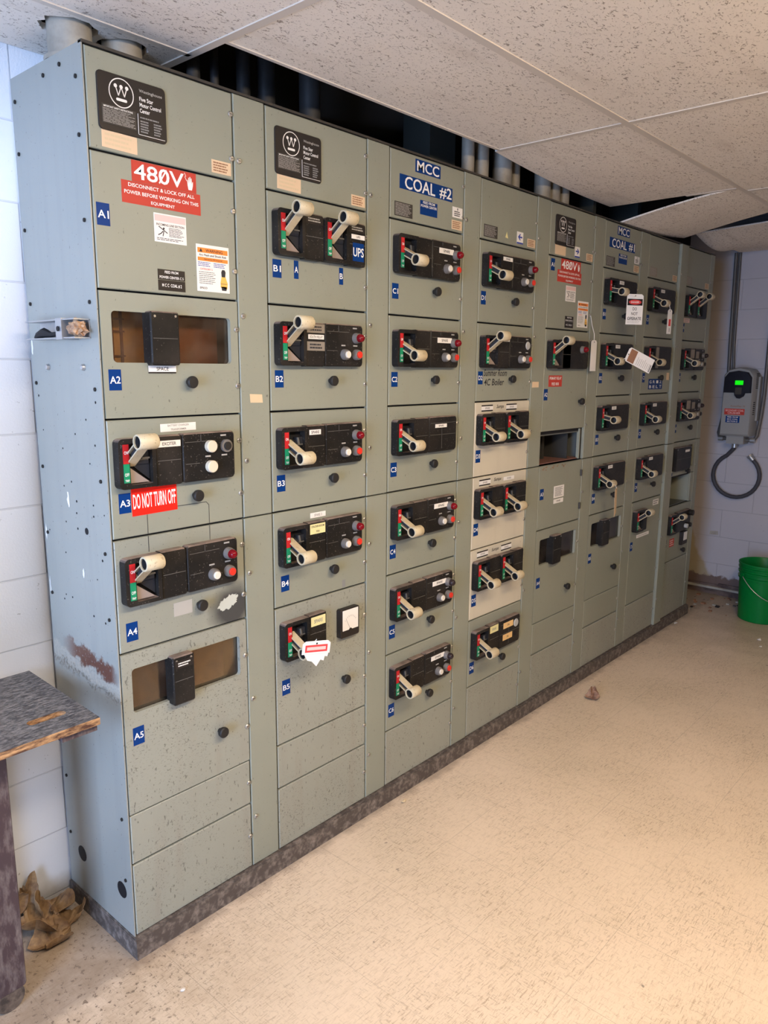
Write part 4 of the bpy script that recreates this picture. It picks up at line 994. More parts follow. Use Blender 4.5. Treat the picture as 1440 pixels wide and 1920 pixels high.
# open compartment
b = MB(); zt, zb = 1.302, 1.160
b.box(0.010, DW, 0.20, 0.204, zb, zt, 'dark_in'); b.box(0.004, DW, 0.014, 0.20, zb, zb+0.004, 'redboard'); b.box(DW-0.004, DW, 0.014, 0.20, zb, zt, 'grey_in')
b.box(0.30, 0.304, 0.03, 0.20, zb, zt, 'dark_in'); b.box(0.08, 0.10, 0.12, 0.14, zb, zt, 'dark_in'); b.box(0.14, 0.145, 0.14, 0.20, zb, zt, 'redboard'); b.box(0.19, 0.21, 0.10, 0.12, zb, zt, 'dark_in')
b.box(0.02, DW-0.01, 0.014, 0.018, zt-0.016, zt, 'grey_in'); b.box(DW-0.030, DW-0.022, 0.006, 0.020, zb, zt, 'paint')
lab(b.build('open_compartment', s.root, smooth=False), 'open compartment without a door')
d = door(s, R[4], R[5], 'E3'); unit_tag(d, 'A3', 0.016, 0.105); sticker(d, 'notice', 0.140, 0.235, 0.105, 0.160, 'white_lbl', tiny(9, 'ink_grey', 21, 0.12, 0.1), 'white notice'); sticker(d, 'notice', 0.142, 0.232, 0.166, 0.186, 'white_lbl', txt('SPARE', 'ink', 0.3, 0.3))
b = MB()
for z in (-0.06, -0.22): b.cyl((DW-0.010, -0.003, z-0.02), (0, 0, 1), 0.006, 0.03, 'dark_lbl', 10)
b.build('hinge', d); b = MB(); rr = random.Random(8)
for i in range(22):
    x_ = rr.uniform(0.01, 0.23); z_ = -0.010-rr.random()*0.014; w_ = rr.uniform(0.003, 0.010)
    b.face([(x_, -0.0005, z_), (x_+w_, -0.0005, z_-0.002), (x_+w_*1.1, -0.0005, z_+0.004), (x_, -0.0005, z_+0.004)], 'ink_brown')
lab(b.build('rust_spot', d, smooth=False), 'rust spots along the top edge')
d = door(s, R[5], 0.426, 'E4', holes=WIN); window(s, d, 'redboard', (0.120, 0.196, 0.036, 0.172)); unit_tag(d, 'A4', 0.018, 0.222); knob(d, 0.292, 0.312)
door(s, 0.426, R[7], 'E5', nscrew=1); door(s, R[7], ZB, 'E6', mat='paint_low', nscrew=1)

# ---- sections F, G, H: compact covers
def far_unit(s, za, zb, key, nm, on=0, grey=False, lbl=True, **kw):
    d = door(s, za, zb, key, **kw); operator(d, on, 0, False); unit_tag(d, nm, 0.020, 0.187); knob(d)
    cached('merged', 'control_panel', ctrl_merged, d, (0, 0, 0))
    if lbl: sticker(d, 'name_label', 0.135, 0.185, 0.052, 0.068, 'white_lbl', txt('SPARE', 'ink_grey', 0.2, 0.3), None, -0.0222)
    if grey: sticker(d, 'engraved_plate', 0.122, 0.165, 0.050, 0.160, 'steel_lbl', None, 'bare grey strip', -0.0222)
    return d
s = F_
d = door(s, R[0]-0.004, R[1], 'F0', label='top door with blue MCC COAL #1 sign'); mcc_sign(d, '1', -0.004); black_notice(d); stickers_top(d)
far_unit(s, R[1], R[2], 'F1', 'B1', 2); far_unit(s, R[2], R[3], 'F2', 'B2'); far_unit(s, R[3], R[4], 'F3', 'B3', 2); far_unit(s, R[4], R[5], 'F4', 'B4')
d = door(s, R[5], 0.422, 'F5', holes=WIN); window(s, d, 'redboard', (0.120, 0.196, 0.036, 0.172)); unit_tag(d, 'B5', 0.018, 0.200); knob(d, 0.292, 0.312)
door(s, 0.422, R[7], 'F6', nscrew=1); door(s, R[7], ZB, 'F7', mat='paint_low', nscrew=1)
s = G_
d = door(s, R[0]-0.004, R[1], 'G0', nscrew=1); black_notice(d, 'steel_lbl'); stickers_top(d)
far_unit(s, R[1], R[2], 'G1', 'C1'); d = far_unit(s, R[2], R[3], 'G2', 'C2', grey=True, lbl=False)
def blues(b, x0, x1, z0, z1, y):
    for i in range(4):
        for j in range(2): b.text('GRIZ'[i] if j == 0 else 'BELT'[i], x0+0.012+i*0.046, x0+0.040+i*0.046, z1-0.024-j*0.026, z1-0.008-j*0.026, y, 'white')
sticker(d, 'sign', 0.105, 0.295, 0.218, 0.274, 'blue', blues, 'blue label of two rows'); sticker(d, 'paper_label', 0.350, 0.385, 0.185, 0.225, 'tan_lbl')
far_unit(s, R[3], R[4], 'G3', 'C3'); far_unit(s, R[4], R[5], 'G4', 'C4')
d = door(s, R[5], R[7], 'G5', label='tall door with one small raised handle and white strip label'); operator(d, 1, 0.0, False); unit_tag(d, 'C5', 0.012, 0.225)
cached('side_cap', 'handle_cover', lambda b: b.slab(rrect(0.1195, 0.165, -0.168, -0.046, 0.008, 3, (0, 1, 1, 0)), -0.024, 0, 'black', 0.003), d, (0, 0, 0))
sticker(d, 'name_label', 0.090, 0.260, 0.194, 0.212, 'white_lbl', tiny(1, 'ink_pale', 4, 0.08, 0.3), 'white strip label'); sticker(d, 'name_label', 0.290, 0.370, 0.018, 0.050, 'white_lbl', tiny(2, 'ink_grey', 4), None)
door(s, R[7], ZB, 'G6', mat='paint_low', nscrew=1)
s = H_
d = door(s, R[0]-0.004, R[1], 'H0', nscrew=0); black_notice(d, 'steel_lbl'); stickers_top(d)
d = door(s, R[1], R[2], 'H1', label='door with two raised handles at the top right end'); operator(d, 1, 0, False); operator(d, 1, 0.150, False); cached('mid', 'handle_cover', lambda b: b.slab(rrect(0.1195, 0.167, -0.168, -0.046, 0.002, 1), -0.022, 0, 'black', 0.003), d, (0, 0, 0))
cached('side_cap2', 'handle_cover', lambda b: b.slab(rrect(0.2695, 0.340, -0.168, -0.046, 0.008, 3, (0, 1, 1, 0)), -0.022, 0, 'black', 0.003), d, (0, 0, 0))
sticker(d, 'name_label', 0.030, 0.125, 0.176, 0.200, 'pink', tiny(2, 'ink_pale', 4), 'pinkish label'); unit_tag(d, 'D1', 0.020, 0.206)
for i, (za, zb) in enumerate(((R[2], R[3]), (R[3], R[4]))):
    d = door(s, za, zb, 'H%d' % (i+2), nscrew=0); operator(d, 0); controls(d, 'lens_off', 'blank', 'knob'); knob(d); unit_tag(d, 'D%d' % (i+2), 0.020, 0.187)
    sticker(d, 'engraved_plate', 0.128, 0.190, 0.050, 0.100, 'steel_lbl', None, 'bare grey plate', -0.0222); sticker(d, 'engraved_plate', 0.215, 0.265, 0.060, 0.100, 'steel_lbl', None, 'bare grey plate', -0.0222)
d = door(s, R[4], 0.950, 'H4', nscrew=0, holes=[(0.034, 0.376, -0.165, -0.030)]); window(s, d, 'grey_in', (0.030, 0.270, 0.030, 0.172)); cached('latch', 'latch_knob', latch, d, (0.262, 0, -0.188)); unit_tag(d, 'D4', 0.012, 0.150)
sticker(d, 'name_label', 0.165, 0.235, 0.050, 0.064, 'white_lbl', None, None, -0.0245)
b = MB(); b.box(0.012, 0.352, 0.16, 0.164, 0.770, 0.945, 'grey_in'); b.box(0.06, 0.065, 0.02, 0.16, 0.770, 0.945, 'grey_in'); b.box(0.14, 0.144, 0.10, 0.16, 0.770, 0.945, 'paint'); b.box(0.345, 0.352, 0.006, 0.16, 0.770, 0.945, 'paint'); b.box(0.352, DW, 0.0, 0.013, 0.768, 0.948, 'paint'); b.box(0.002, 0.010, 0.0, 0.013, 0.768, 0.948, 'paint'); b.box(0.010, 0.352, 0.014, 0.16, 0.766, 0.770, 'grey_in')
lab(b.build('open_compartment', s.root, smooth=False), 'open compartment without a door')
d = door(s, 0.765, 0.420, 'H5', nscrew=0); operator(d, 1, 0, False); cached('ctrlH', 'control_panel', ctrl_merged, d, (0.012, 0, 0))
cached('hb', 'selector_switch', disc(0.330, -0.065, 'knob', 0.018, 0.025), d, (0, 0, 0)); cached('hb2', 'start_button', disc(0.262, -0.140, 'blank', 0.014, 0.020), d, (0, 0, 0)); cached('hb3', 'stop_button', disc(0.318, -0.140, 'knob', 0.014, 0.020), d, (0, 0, 0))
sticker(d, 'name_label', 0.085, 0.160, 0.205, 0.255, 'red_lbl', tiny(3, 'pink', 5), 'small red label'); unit_tag(d, 'D5', 0.006, 0.200)
b = MB(); b.slab(rrect(0.245, 0.335, -0.265, -0.180, 0.005, 3), -0.018, 0, 'black_lbl', 0.002); b.box(0.270, 0.328, -0.0186, -0.018, -0.238, -0.186, 'white_lbl'); lab(b.build('ammeter', d), 'small black meter with white dial'); cached('latch', 'latch_knob', latch, d, (0.285, 0, -0.300))
door(s, 0.420, ZB, 'H6', mat='paint_low', nscrew=0)

# ------------------------------------------------------------------ plinth under the row
b = MB(); xe = 7*W+0.470
b.box(-0.004, xe+0.004, -0.014, 0.362, 0.0, 0.058, 'plinth'); b.box(-0.002, xe+0.002, -0.008, 0.358, 0.058, 0.0625, 'plinth')
tag(b.build('plinth'), 'long grimy dark base plinth under the row of cabinets on the floor', 'plinth')

# ------------------------------------------------------------------ channel bracket on the end panel, stuffed with crumpled paper
t_ = thing('channel_bracket', 'short steel strut channel fixed to the end panel of the first cabinet', 'bracket', (0, 0.15, 1.66))
b = MB()
for z in (-0.021, 0.021): b.box(-0.040, -0.0005, -0.115, 0.135, z-0.0015, z+0.0015, 'steel')
b.box(-0.003, -0.0005, -0.115, 0.135, -0.021, 0.021, 'steel')
b.build('strut_channel', t_)
b = MB(); b.box(-0.043, -0.004, -0.060, -0.030, -0.0245, 0.0245, 'steel'); b.cyl((-0.044, -0.045, 0), (-1, 0, 0), 0.006, 0.002, 'black_flat', 12); b.build('clamp', t_)
b = MB(); b.path([(-0.028, -0.02, -0.010), (-0.03, 0.02, -0.012), (-0.028, 0.06, -0.006), (-0.03, 0.09, -0.012), (-0.022, 0.125, -0.016)], [0.005, 0.006, 0.012, 0.008, 0.003], 'black_flat', 8); b.build('black_tape', t_)
def crumple(name, c, r, m, seed, sub=3, amp=0.35, flat=(1, 1, 1)):
    bm = bmesh.new(); bmesh.ops.create_icosphere(bm, subdivisions=sub, radius=1.0); rr = random.Random(seed)
    from mathutils import noise as N
    for v in bm.verts:
        p = v.co*1.6+Vector((seed, seed*0.7, 0)); k = 1+amp*(abs(N.noise(p*1.6))*2-0.6)+rr.uniform(-0.08, 0.08)
        v.co = Vector((v.co.x*flat[0], v.co.y*flat[1], v.co.z*flat[2]))*k*r
    me = bpy.data.meshes.new(name); bm.to_mesh(me); bm.free(); me.materials.append(M[m])
    return link(name, me, None, c)
o = crumple('crumpled_paper', (-0.024, 0.052, 1.660), 0.019, 'wasp', 4, 3, 0.5, (0.9, 1.5, 1.05))
tag(o, 'crumpled brown paper stuffed into the steel bracket', 'paper')

# ------------------------------------------------------------------ conduits above
def pipe(x, y, r, m, label, z0=ZT+0.003, z1=ZP-0.001, collar=True, group='conduits rising from the cabinet tops'):
    t_ = thing('conduit', label, 'pipe', (x, y, z0), group)
    b = MB(); b.cyl((0, 0, 0), (0, 0, 1), r, z1-z0, m, 24); b.build('tube', t_)
    if collar:
        b = MB(); b.turn((0, 0, 0), (0, 0, 1), [(r+0.001, 0), (r+0.010, 0), (r+0.010, 0.010), (r+0.001, 0.012)], m, 24, False, False); b.build('locknut', t_)
pipe(0.062, 0.165, 0.050, 'conduit', 'wide galvanised conduit at the left end, poking through a ragged hole in the ceiling')
pipe(0.205, 0.180, 0.048, 'conduit', 'wide galvanised conduit just right of the one at the left end')
for x, y, r, m, lb in ((0.415, 0.18, 0.018, 'conduit_blue', 'thin dark conduit at the left edge of the ceiling opening'), (0.484, 0.18, 0.012, 'conduit_blue', 'thinnest conduit left of the wider dark ones'),
    (0.592, 0.19, 0.020, 'conduit_blue', 'dark conduit over the gap between the first two cabinets'), (0.684, 0.20, 0.027, 'conduit_blue', 'wider dark conduit over the second cabinet nameplate'),
    (0.842, 0.18, 0.033, 'conduit_blue', 'blue-grey conduit over the right part of the second cabinet'), (1.561, 0.09, 0.026, 'conduit', 'dusty conduit just right of the square duct'),
    (1.650, 0.09, 0.030, 'conduit', 'dusty conduit, second right of the square duct'), (1.795, 0.09, 0.042, 'conduit', 'thickest of the dusty conduits over the fourth cabinet'),
    (1.881, 0.09, 0.026, 'conduit', 'dusty conduit over the joint of fourth and fifth cabinets'), (2.108, 0.09, 0.038, 'conduit', 'dusty conduit over the middle of the fifth cabinet'),
    (2.198, 0.09, 0.034, 'conduit', 'dusty conduit over the right half of the fifth cabinet'), (2.288, 0.09, 0.030, 'conduit', 'dusty conduit farthest right, over the fifth cabinet edge')):
    pipe(x, y, r*(0.93 if y < 0.1 else 1), m, lb, group='thinner conduits in the ceiling opening')
b = MB(); b.box(1.470, 1.628, 0.20, 0.33, ZT+0.003, ZP-0.002, 'duct'); tag(b.build('duct'), 'square dark green duct rising behind the MCC COAL #2 cabinet top', 'duct')
b = MB(); b.box(2.5, 4.0, 0.20, 0.24, 2.31, 2.35, 'duct'); b.box(3.1, 3.14, 0.10, 0.30, 2.27, 2.9, 'duct'); b.box(2.6, 2.63, 0.10, 0.30, 2.27, 2.9, 'duct'); tag(b.build('cable_tray'), 'dark metal tray lying on the tops of the far cabinets', 'tray')

# ------------------------------------------------------------------ hanging tags
def tag_card(name, label, c, w_, h, rz, ry, front, group=None, string=None, thick=0.0008, mat='white_lbl', rx=0.0):
    t_ = thing(name, label, 'tag', c, group)
    b = MB(); P = [(-w_/2, -h), (w_/2, -h), (w_/2, -0.008), (w_/2-0.010, 0), (-w_/2+0.010, 0), (-w_/2, -0.008)]
    b.slab(P, -thick, 0, mat); b.cyl((0, -thick-0.0002, -0.008), (0, -1, 0), 0.003, 0.0003, 'ink', 12)
    front(b, -w_/2, w_/2, -h, 0, -thick-0.0004)
    o = b.build('card', t_, smooth=False); o.rotation_euler = (rx, ry, rz)
    if string:
        b = MB(); b.path([Vector(p)-Vector(c) for p in string], 0.0012, 'white_lbl', 6); b.build('string', t_)
    return t_
def danger(b, x0, x1, z0, z1, y):
    b.box(x0+0.004, x1-0.004, y, y+0.0003, z1-0.052, z1-0.022, 'black_lbl')
    b.face([(0+0.034*math.cos(2*PI*i/24)*(x1-x0)/0.09, y-0.0002, z1-0.037+0.0115*math.sin(2*PI*i/24)) for i in range(24)], 'lock_red'); b.text('DANGER', x0+0.022, x1-0.022, z1-0.041, z1-0.033, y-0.0004, 'white')
    for i, (s_, w_) in enumerate((('DO', 0.022), ('NOT', 0.034), ('OPERATE', 0.074))): b.text(s_, -w_/2, w_/2, z1-0.075-i*0.022, z1-0.061-i*0.022, y, 'ink')
    b.lines(x0+0.006, x1-0.006, z0+0.006, z0+0.030, 4, y, 'ink_grey', 3, 0.2)
x5 = 5*W
tag_card('danger_tag', 'white DANGER DO NOT OPERATE tag hanging from the top handle of the sixth cabinet', (x5+0.120, -0.112, R[1]-0.120), 0.088, 0.140, math.radians(-34), 0, danger, 'lockout tags on the handles',
    [(x5+0.075, -0.105, R[1]-0.122), (x5+0.095, -0.118, R[1]-0.135), (x5+0.115, -0.114, R[1]-0.128)])
def photo(b, x0, x1, z0, z1, y): b.box(x0+0.004, x1-0.004, y, y+0.0003, z1-0.050, z1-0.012, 'ink_brown'); b.lines(x0+0.008, x1-0.02, z0+0.01, z1-0.06, 8, y, 'ink_pale', 3, 0.25); b.box(x0+0.004, x1-0.03, y, y+0.0003, z0+0.004, z0+0.010, 'ink_grey')
tag_card('danger_tag', 'white tag stuck out sideways from the second handle of the sixth cabinet', (x5+0.075, -0.110, R[2]-0.095), 0.070, 0.150, math.radians(-34), math.radians(-66), photo, 'lockout tags on the handles',
    [(x5+0.060, -0.100, R[2]-0.122), (x5+0.070, -0.115, R[2]-0.110), (x5+0.080, -0.114, R[2]-0.103)])
tag_card('danger_tag', 'narrow edge-on tag dangling below the fourth handle of the sixth cabinet', (x5+0.075, -0.098, R[4]-0.150), 0.070, 0.140, math.radians(17), math.radians(-8), lambda *a: None, 'lockout tags on the handles', [(x5+0.062, -0.10, R[4]-0.135), (x5+0.075, -0.100, R[4]-0.152)], mat='tan_lbl')
tag_card('danger_tag', 'narrow pinkish tag hanging below the top handle of the seventh cabinet', (6*W+0.090, -0.095, R[1]-0.160), 0.040, 0.125, math.radians(-10), 0, lambda b, x0, x1, z0, z1, y: (b.box(x0+0.012, x1-0.008, y, y+0.0003, z0+0.04, z1-0.05, 'lock_red'), b.box(x0+0.02, x1-0.015, y, y+0.0003, z0+0.01, z0+0.03, 'ink_grey')), 'lockout tags on the handles', [(6*W+0.062, -0.10, R[1]-0.138), (6*W+0.088, -0.096, R[1]-0.162)])
tag_card('barcode_tag', 'long blank white tag hanging on a string over the edge of the fifth cabinet', (4*W+0.395, -0.030, R[2]-0.038), 0.056, 0.140, 0, 0, lambda *a: None, None, [(4*W+0.398, -0.004, R[2]+0.075), (4*W+0.402, -0.012, R[2]+0.030), (4*W+0.397, -0.028, R[2]-0.01), (4*W+0.395, -0.030, R[2]-0.044)])
def torn(b, x0, x1, z0, z1, y):
    b.box(x0+0.010, x1-0.010, y, y+0.0003, z1-0.034, z1-0.012, 'lock_red'); b.box(x0+0.016, x1-0.016, y-0.0002, y, z1-0.028, z1-0.018, 'pink')
t_ = tag_card('danger_tag', 'torn red and white tag on the lowered handle of door B5', (W+0.072, -0.108, R[5]-0.090), 0.098, 0.040, math.radians(-12), math.radians(8), torn, 'lockout tags on the handles', [(W+0.062, -0.085, R[5]-0.112), (W+0.072, -0.106, R[5]-0.086), (W+0.085, -0.085, R[5]-0.112)])
b = MB(); P = [(-0.040, -0.040), (0.046, -0.038), (0.044, -0.052), (0.034, -0.050), (0.032, -0.064), (0.020, -0.060), (0.008, -0.080), (-0.010, -0.064), (-0.026, -0.060)]
b.slab(P, 0.001, 0.0018, 'white_lbl'); o = b.build('torn_paper', t_, smooth=False); o.rotation_euler = (0, math.radians(8), math.radians(-12))

# ------------------------------------------------------------------ motor drive, conduits and flexible conduit on the right wall (they face -x)
t_ = thing('motor_drive', 'grey wall-mounted motor drive with black keypad and green lit screen', 'motor drive', (XR, -0.075, 1.15))
def boxw(b, x0, x1, y0, y1, z0, z1, m): b.box(x0, x1, y0, y1, z0, z1, m)
b = MB(); hw = 0.095
rings = []
def pr_(x, s_=1.0): return [(x, -hw*s_, 0.0), (x, hw*s_, 0.0), (x, hw*s_, 0.40*s_ + 0.0), (x, hw*0.7*s_, 0.435*s_), (x, 0, 0.450*s_), (x, -hw*0.7*s_, 0.435*s_), (x, -hw*s_, 0.40*s_)]
b.loops([pr_(-0.006), pr_(-0.15), [(x-0.012, y*0.93, 0.012+z*0.96) for x, y, z in pr_(-0.15)]], 'drive_grey')
for i in range(8): b.box(-0.11, -0.05, -hw-0.0008, -hw, 0.405-i*0.013, 0.411-i*0.013, 'black_flat')
for i in range(7): b.box(-0.13, -0.09, -hw-0.0008, -hw, 0.22-i*0.013, 0.226-i*0.013, 'black_flat')
b.build('housing', t_)
b = MB()
P = [(-0.086, 0.285), (-0.030, 0.285), (-0.022, 0.268), (0.0, 0.256), (0.025, 0.262), (0.036, 0.285), (0.086, 0.285), (0.086, 0.385), (0.06, 0.420), (0, 0.432), (-0.06, 0.420), (-0.086, 0.385)]
P = [(-0.086, 0.285), (-0.050, 0.283), (-0.042, 0.262), (-0.020, 0.248), (0.000, 0.250), (0.014, 0.266), (0.018, 0.285), (0.086, 0.285), (0.084, 0.385), (0.06, 0.418), (0, 0.428), (-0.06, 0.418), (-0.084, 0.385)]
b.loops([[(-0.161, y, z) for y, z in P], [(-0.174, y, z) for y, z in P], [(-0.180, y*0.95, 0.345+(z-0.345)*0.95) for y, z in P]], 'drive_black')
b.box(-0.183, -0.180, -0.030, 0.010, 0.275, 0.320, 'dark_lbl')
b.build('keypad', t_)
b = MB(); b.box(-0.184, -0.180, -0.036, 0.014, 0.337, 0.365, 'lcd'); lab(b.build('screen', t_, smooth=False), 'bright green lit screen')
def wall_sticker(name, y0, y1, z0, z1, m, fn, x=-0.1625, label=None):
    b = MB(); b.box(x-0.0008, x, y0, y1, z0, z1, m); k = len(b.b.verts)
    if fn:
        fn(b)
    o = b.build(name, t_, smooth=False)
    if label: o['label'] = label
def wtext(b, s_, ya, yb, z0, z1, m, x=-0.1637): b.text(s_, 0, 1, z0, z1, 0, m, 0, lambda p: (x, ya+(yb-ya)*p[0], p[2]))
wall_sticker('red_label', -0.055, 0.072, 0.140, 0.180, 'red_lbl', lambda b: (wtext(b, 'SECONDARY COAL', 0.066, -0.050, 0.162, 0.174, 'pink'), wtext(b, 'CRUSHER', 0.050, -0.030, 0.146, 0.158, 'pink')), label='red label with two lines of text')
wall_sticker('blue_label', -0.028, 0.060, 0.088, 0.132, 'blue', lambda b: (wtext(b, 'FEED FROM', 0.050, -0.018, 0.120, 0.129, 'white_lbl'), wtext(b, 'MCC COAL', 0.050, -0.018, 0.106, 0.115, 'white_lbl'), wtext(b, 'SECTION D', 0.050, -0.018, 0.092, 0.101, 'white_lbl')), label='blue label with three lines of text')
b = MB(); wtext(b, 'PowerFlex 70', 0.035, -0.055, 0.192, 0.202, 'ink_brown', -0.1632); b.build('maker_mark', t_, smooth=False)
b = MB(); b.box(-0.13, -0.02, -0.055, 0.055, -0.055, 0.0, 'drive_grey'); b.box(-0.06, -0.004, -hw-0.012, -hw, 0.10, 0.39, 'drive_grey'); b.build('junction_box', t_)
zd = 1.15
def wall_conduit(label, pts, r, m='steel', fittings=()):
    t2 = thing('conduit', label, 'pipe', pts[0], 'conduits on the right wall')
    b = MB(); o = Vector(pts[0]); b.path([Vector(p)-o for p in pts], r, m, 12); b.build('tube', t2)
    for (c, ax, rr_, h) in fittings:
        b = MB(); b.cyl(Vector(c)-o, ax, rr_, h, 'steel', 12); b.build('fitting', t2)
X = XR-0.03
M['conduit_w'] = plain('grey_painted_conduit', (0.12, 0.115, 0.11), 0.45, 0.3)
wall_conduit('thin grey conduit running down the right wall beside the drive, nearer the corner', [(X, 0.052, 2.345), (X, 0.040, 1.75), (X, 0.030, 1.45), (X, 0.040, 1.30), (X-0.03, 0.055, 1.16), (X-0.05, 0.040, 1.125), (X-0.05, -0.020, 1.122)], 0.011, 'conduit_w', [((X-0.05, 0.045, 1.123), (0, -1, 0), 0.017, 0.03)])
wall_conduit('thin grey conduit on the right wall, second from the corner', [(X+0.01, 0.030, 2.345), (X+0.01, 0.018, 1.75), (X+0.01, 0.010, 1.62), (X+0.01, 0.010, 1.5)], 0.009, 'conduit_w')
wall_conduit('thin grey conduit running down the right wall at the right of the drive', [(X, -0.205, 2.345), (X, -0.205, 1.8), (X, -0.205, 1.42), (X-0.01, -0.20, 1.27), (X-0.04, -0.195, 1.15), (X-0.05, -0.180, 1.122), (X-0.05, -0.130, 1.120)], 0.012, 'conduit_w', [((X-0.05, -0.19, 1.121), (0, 1, 0), 0.018, 0.03)])
t2 = thing('flexible_conduit', 'dark flexible conduit looped below the drive on the right wall', 'flexible conduit', (XR-0.05, -0.078, 1.08))
pts = []
cy_, cz_, rr_ = -0.078, 0.872, 0.150
pts = [(XR-0.07, -0.060, 1.095), (XR-0.07, -0.055, 1.055)]
for i in range(0, 23):
    a = math.radians(118 + i*13.2)      # angle measured in (−y, z) seen from the room
    pts.append((XR-0.045+0.0005*i, cy_ - rr_*math.cos(a), cz_ + rr_*math.sin(a)))
b = MB(); o_ = Vector((XR-0.05, -0.078, 1.08)); PT = [Vector(p)-o_ for p in pts]
b.path(PT, 0.0135, 'hose', 12); b.build('hose', t2)
e = PT[-1]; b = MB(); dv = (PT[-1]-PT[-2]).normalized(); b.cyl(e, dv, 0.017, 0.03, 'steel', 14); b.cyl(e+dv*0.03, dv, 0.021, 0.012, 'steel', 8); b.build('end_fitting', t2)
b = MB(); b.cyl(PT[0]+Vector((0, 0, -0.03)), (0, 0, 1), 0.018, 0.04, 'steel', 12); b.build('top_fitting', t2)
b = MB(); b.slab([(-0.030, -0.014), (0.030, -0.010), (0.026, 0.016), (-0.026, 0.012)], -0.004, 0, 'conduit')
o = b.build('wall_clip'); o.rotation_euler = (0, 0, -PI/2); o.location = (XR-0.0005, 0.045, 0.445); tag(o, 'small rusty patch plate low on the right wall', 'wall plate')

# ------------------------------------------------------------------ bucket
bx, by = 4.235, -0.400
t_ = thing('bucket', 'green plastic bucket with wire handle on the floor by the right wall', 'bucket', (bx, by, 0))
b = MB()
prof = [(0.0, 0.0), (0.126, 0.0), (0.131, 0.006), (0.142, 0.270), (0.149, 0.272), (0.150, 0.285), (0.143, 0.288), (0.143, 0.305), (0.150, 0.307), (0.151, 0.318), (0.144, 0.321), (0.145, 0.335), (0.151, 0.337), (0.152, 0.346), (0.146, 0.349), (0.147, 0.362), (0.153, 0.364), (0.153, 0.374), (0.149, 0.375), (0.146, 0.370), (0.139, 0.270), (0.126, 0.010), (0.0, 0.008)]
seg = 48
R_ = [[(r*math.cos(2*PI*i/seg), r*math.sin(2*PI*i/seg), h) for i in range(seg)] for r, h in prof[1:-1]]
b.loops(R_, 'bucket', True, True); b.build('pail', t_)
b = MB(); pts = []
va = Vector((-0.62, -0.78, 0)); side = Vector((0.78, -0.62, 0))       # bail rests against the front
for i in range(21):
    a = PI*i/20; off = side*(-math.cos(a))*0.158 + va*math.sin(a)*0.158; pts.append((off.x, off.y, 0.300-0.150*math.sin(a)))
b.path(pts, 0.0022, 'steel', 6); b.build('bail', t_)
b = MB(); b.path([Vector(p)*1.0 for p in pts[8:13]], 0.008, 'white_lbl', 10); lab(b.build('grip', t_), 'white plastic grip')
b = MB()
for sg in (-1, 1): p_ = side*0.148*sg; b.cyl((p_.x, p_.y, 0.300), tuple(side*sg), 0.014, 0.012, 'bucket', 12)
b.build('bail_ear', t_)

# ------------------------------------------------------------------ wooden bench at the left
t_ = thing('work_bench', 'dark wooden bench with worn plywood edge standing left of the cabinets', 'bench', (-0.7, 0.15, 0))
ox, oy = -0.7, 0.15
b = MB(); tmp = MB()
outer = [(-1.25-ox, -0.060-oy), (-0.088-ox, -0.060-oy), (-0.076-ox, 0.348-oy), (-1.25-ox, 0.348-oy)]
slot_c = (-0.175-ox, 0.030-oy); a_ = 0.0
slot = []
for i in range(16):
    a = 2*PI*i/16; ex = 0.032 if math.cos(a) > 0 else -0.032; slot.append((slot_c[0]+ex+0.014*math.cos(a), slot_c[1]+0.014*math.sin(a)))
tmp.plate(outer, [slot], 0.0, 0.018, 'bench_top')
o = tmp.build('bench_top', t_, smooth=False)
for v in o.data.vertices: v.co = Vector((v.co.x, v.co.z, 0.750-v.co.y))
o.data.materials.append(M['bench_edge'])
for p_ in o.data.polygons:
    if abs(p_.normal.z) < 0.5 and p_.area > 0: pass
o.data.update()
for p_ in o.data.polygons:
    cs = [o.data.vertices[i].co for i in p_.vertices]; zmin = min(c.z for c in cs); zmax = max(c.z for c in cs)
    if zmax-zmin > 0.01: p_.material_index = 1
b = MB(); b.box(-0.175-ox, -0.089-ox, -0.045-oy, 0.33-oy, 0.712, 0.7315, 'bench_leg'); b.build('cleat', t_)
b = MB(); b.box(-1.20-ox, -0.262-ox, 0.085-oy, 0.105-oy, 0.60, 0.727, 'bench_leg'); b.build('apron', t_)
for x0 in (-0.345, -1.20):
    b = MB(); b.slab(rrect(x0-ox, x0+0.085-ox, 0.055, 0.727, 0.010, 3, (1, 1, 0, 0)), 0.066-oy, 0.150-oy, 'bench_leg', 0.002); lg = b.build('leg', t_)
    b = MB(); b.cyl((x0+0.045-ox, 0.072-oy, 0.036), (0, 1, 0), 0.036, 0.070, 'rubber', 24); b.build('rubber_foot', lg)
    b = MB(); b.box(x0-ox, x0+0.085-ox, 0.262-oy, 0.335-oy, 0.0, 0.727, 'bench_leg'); b.build('leg', t_)

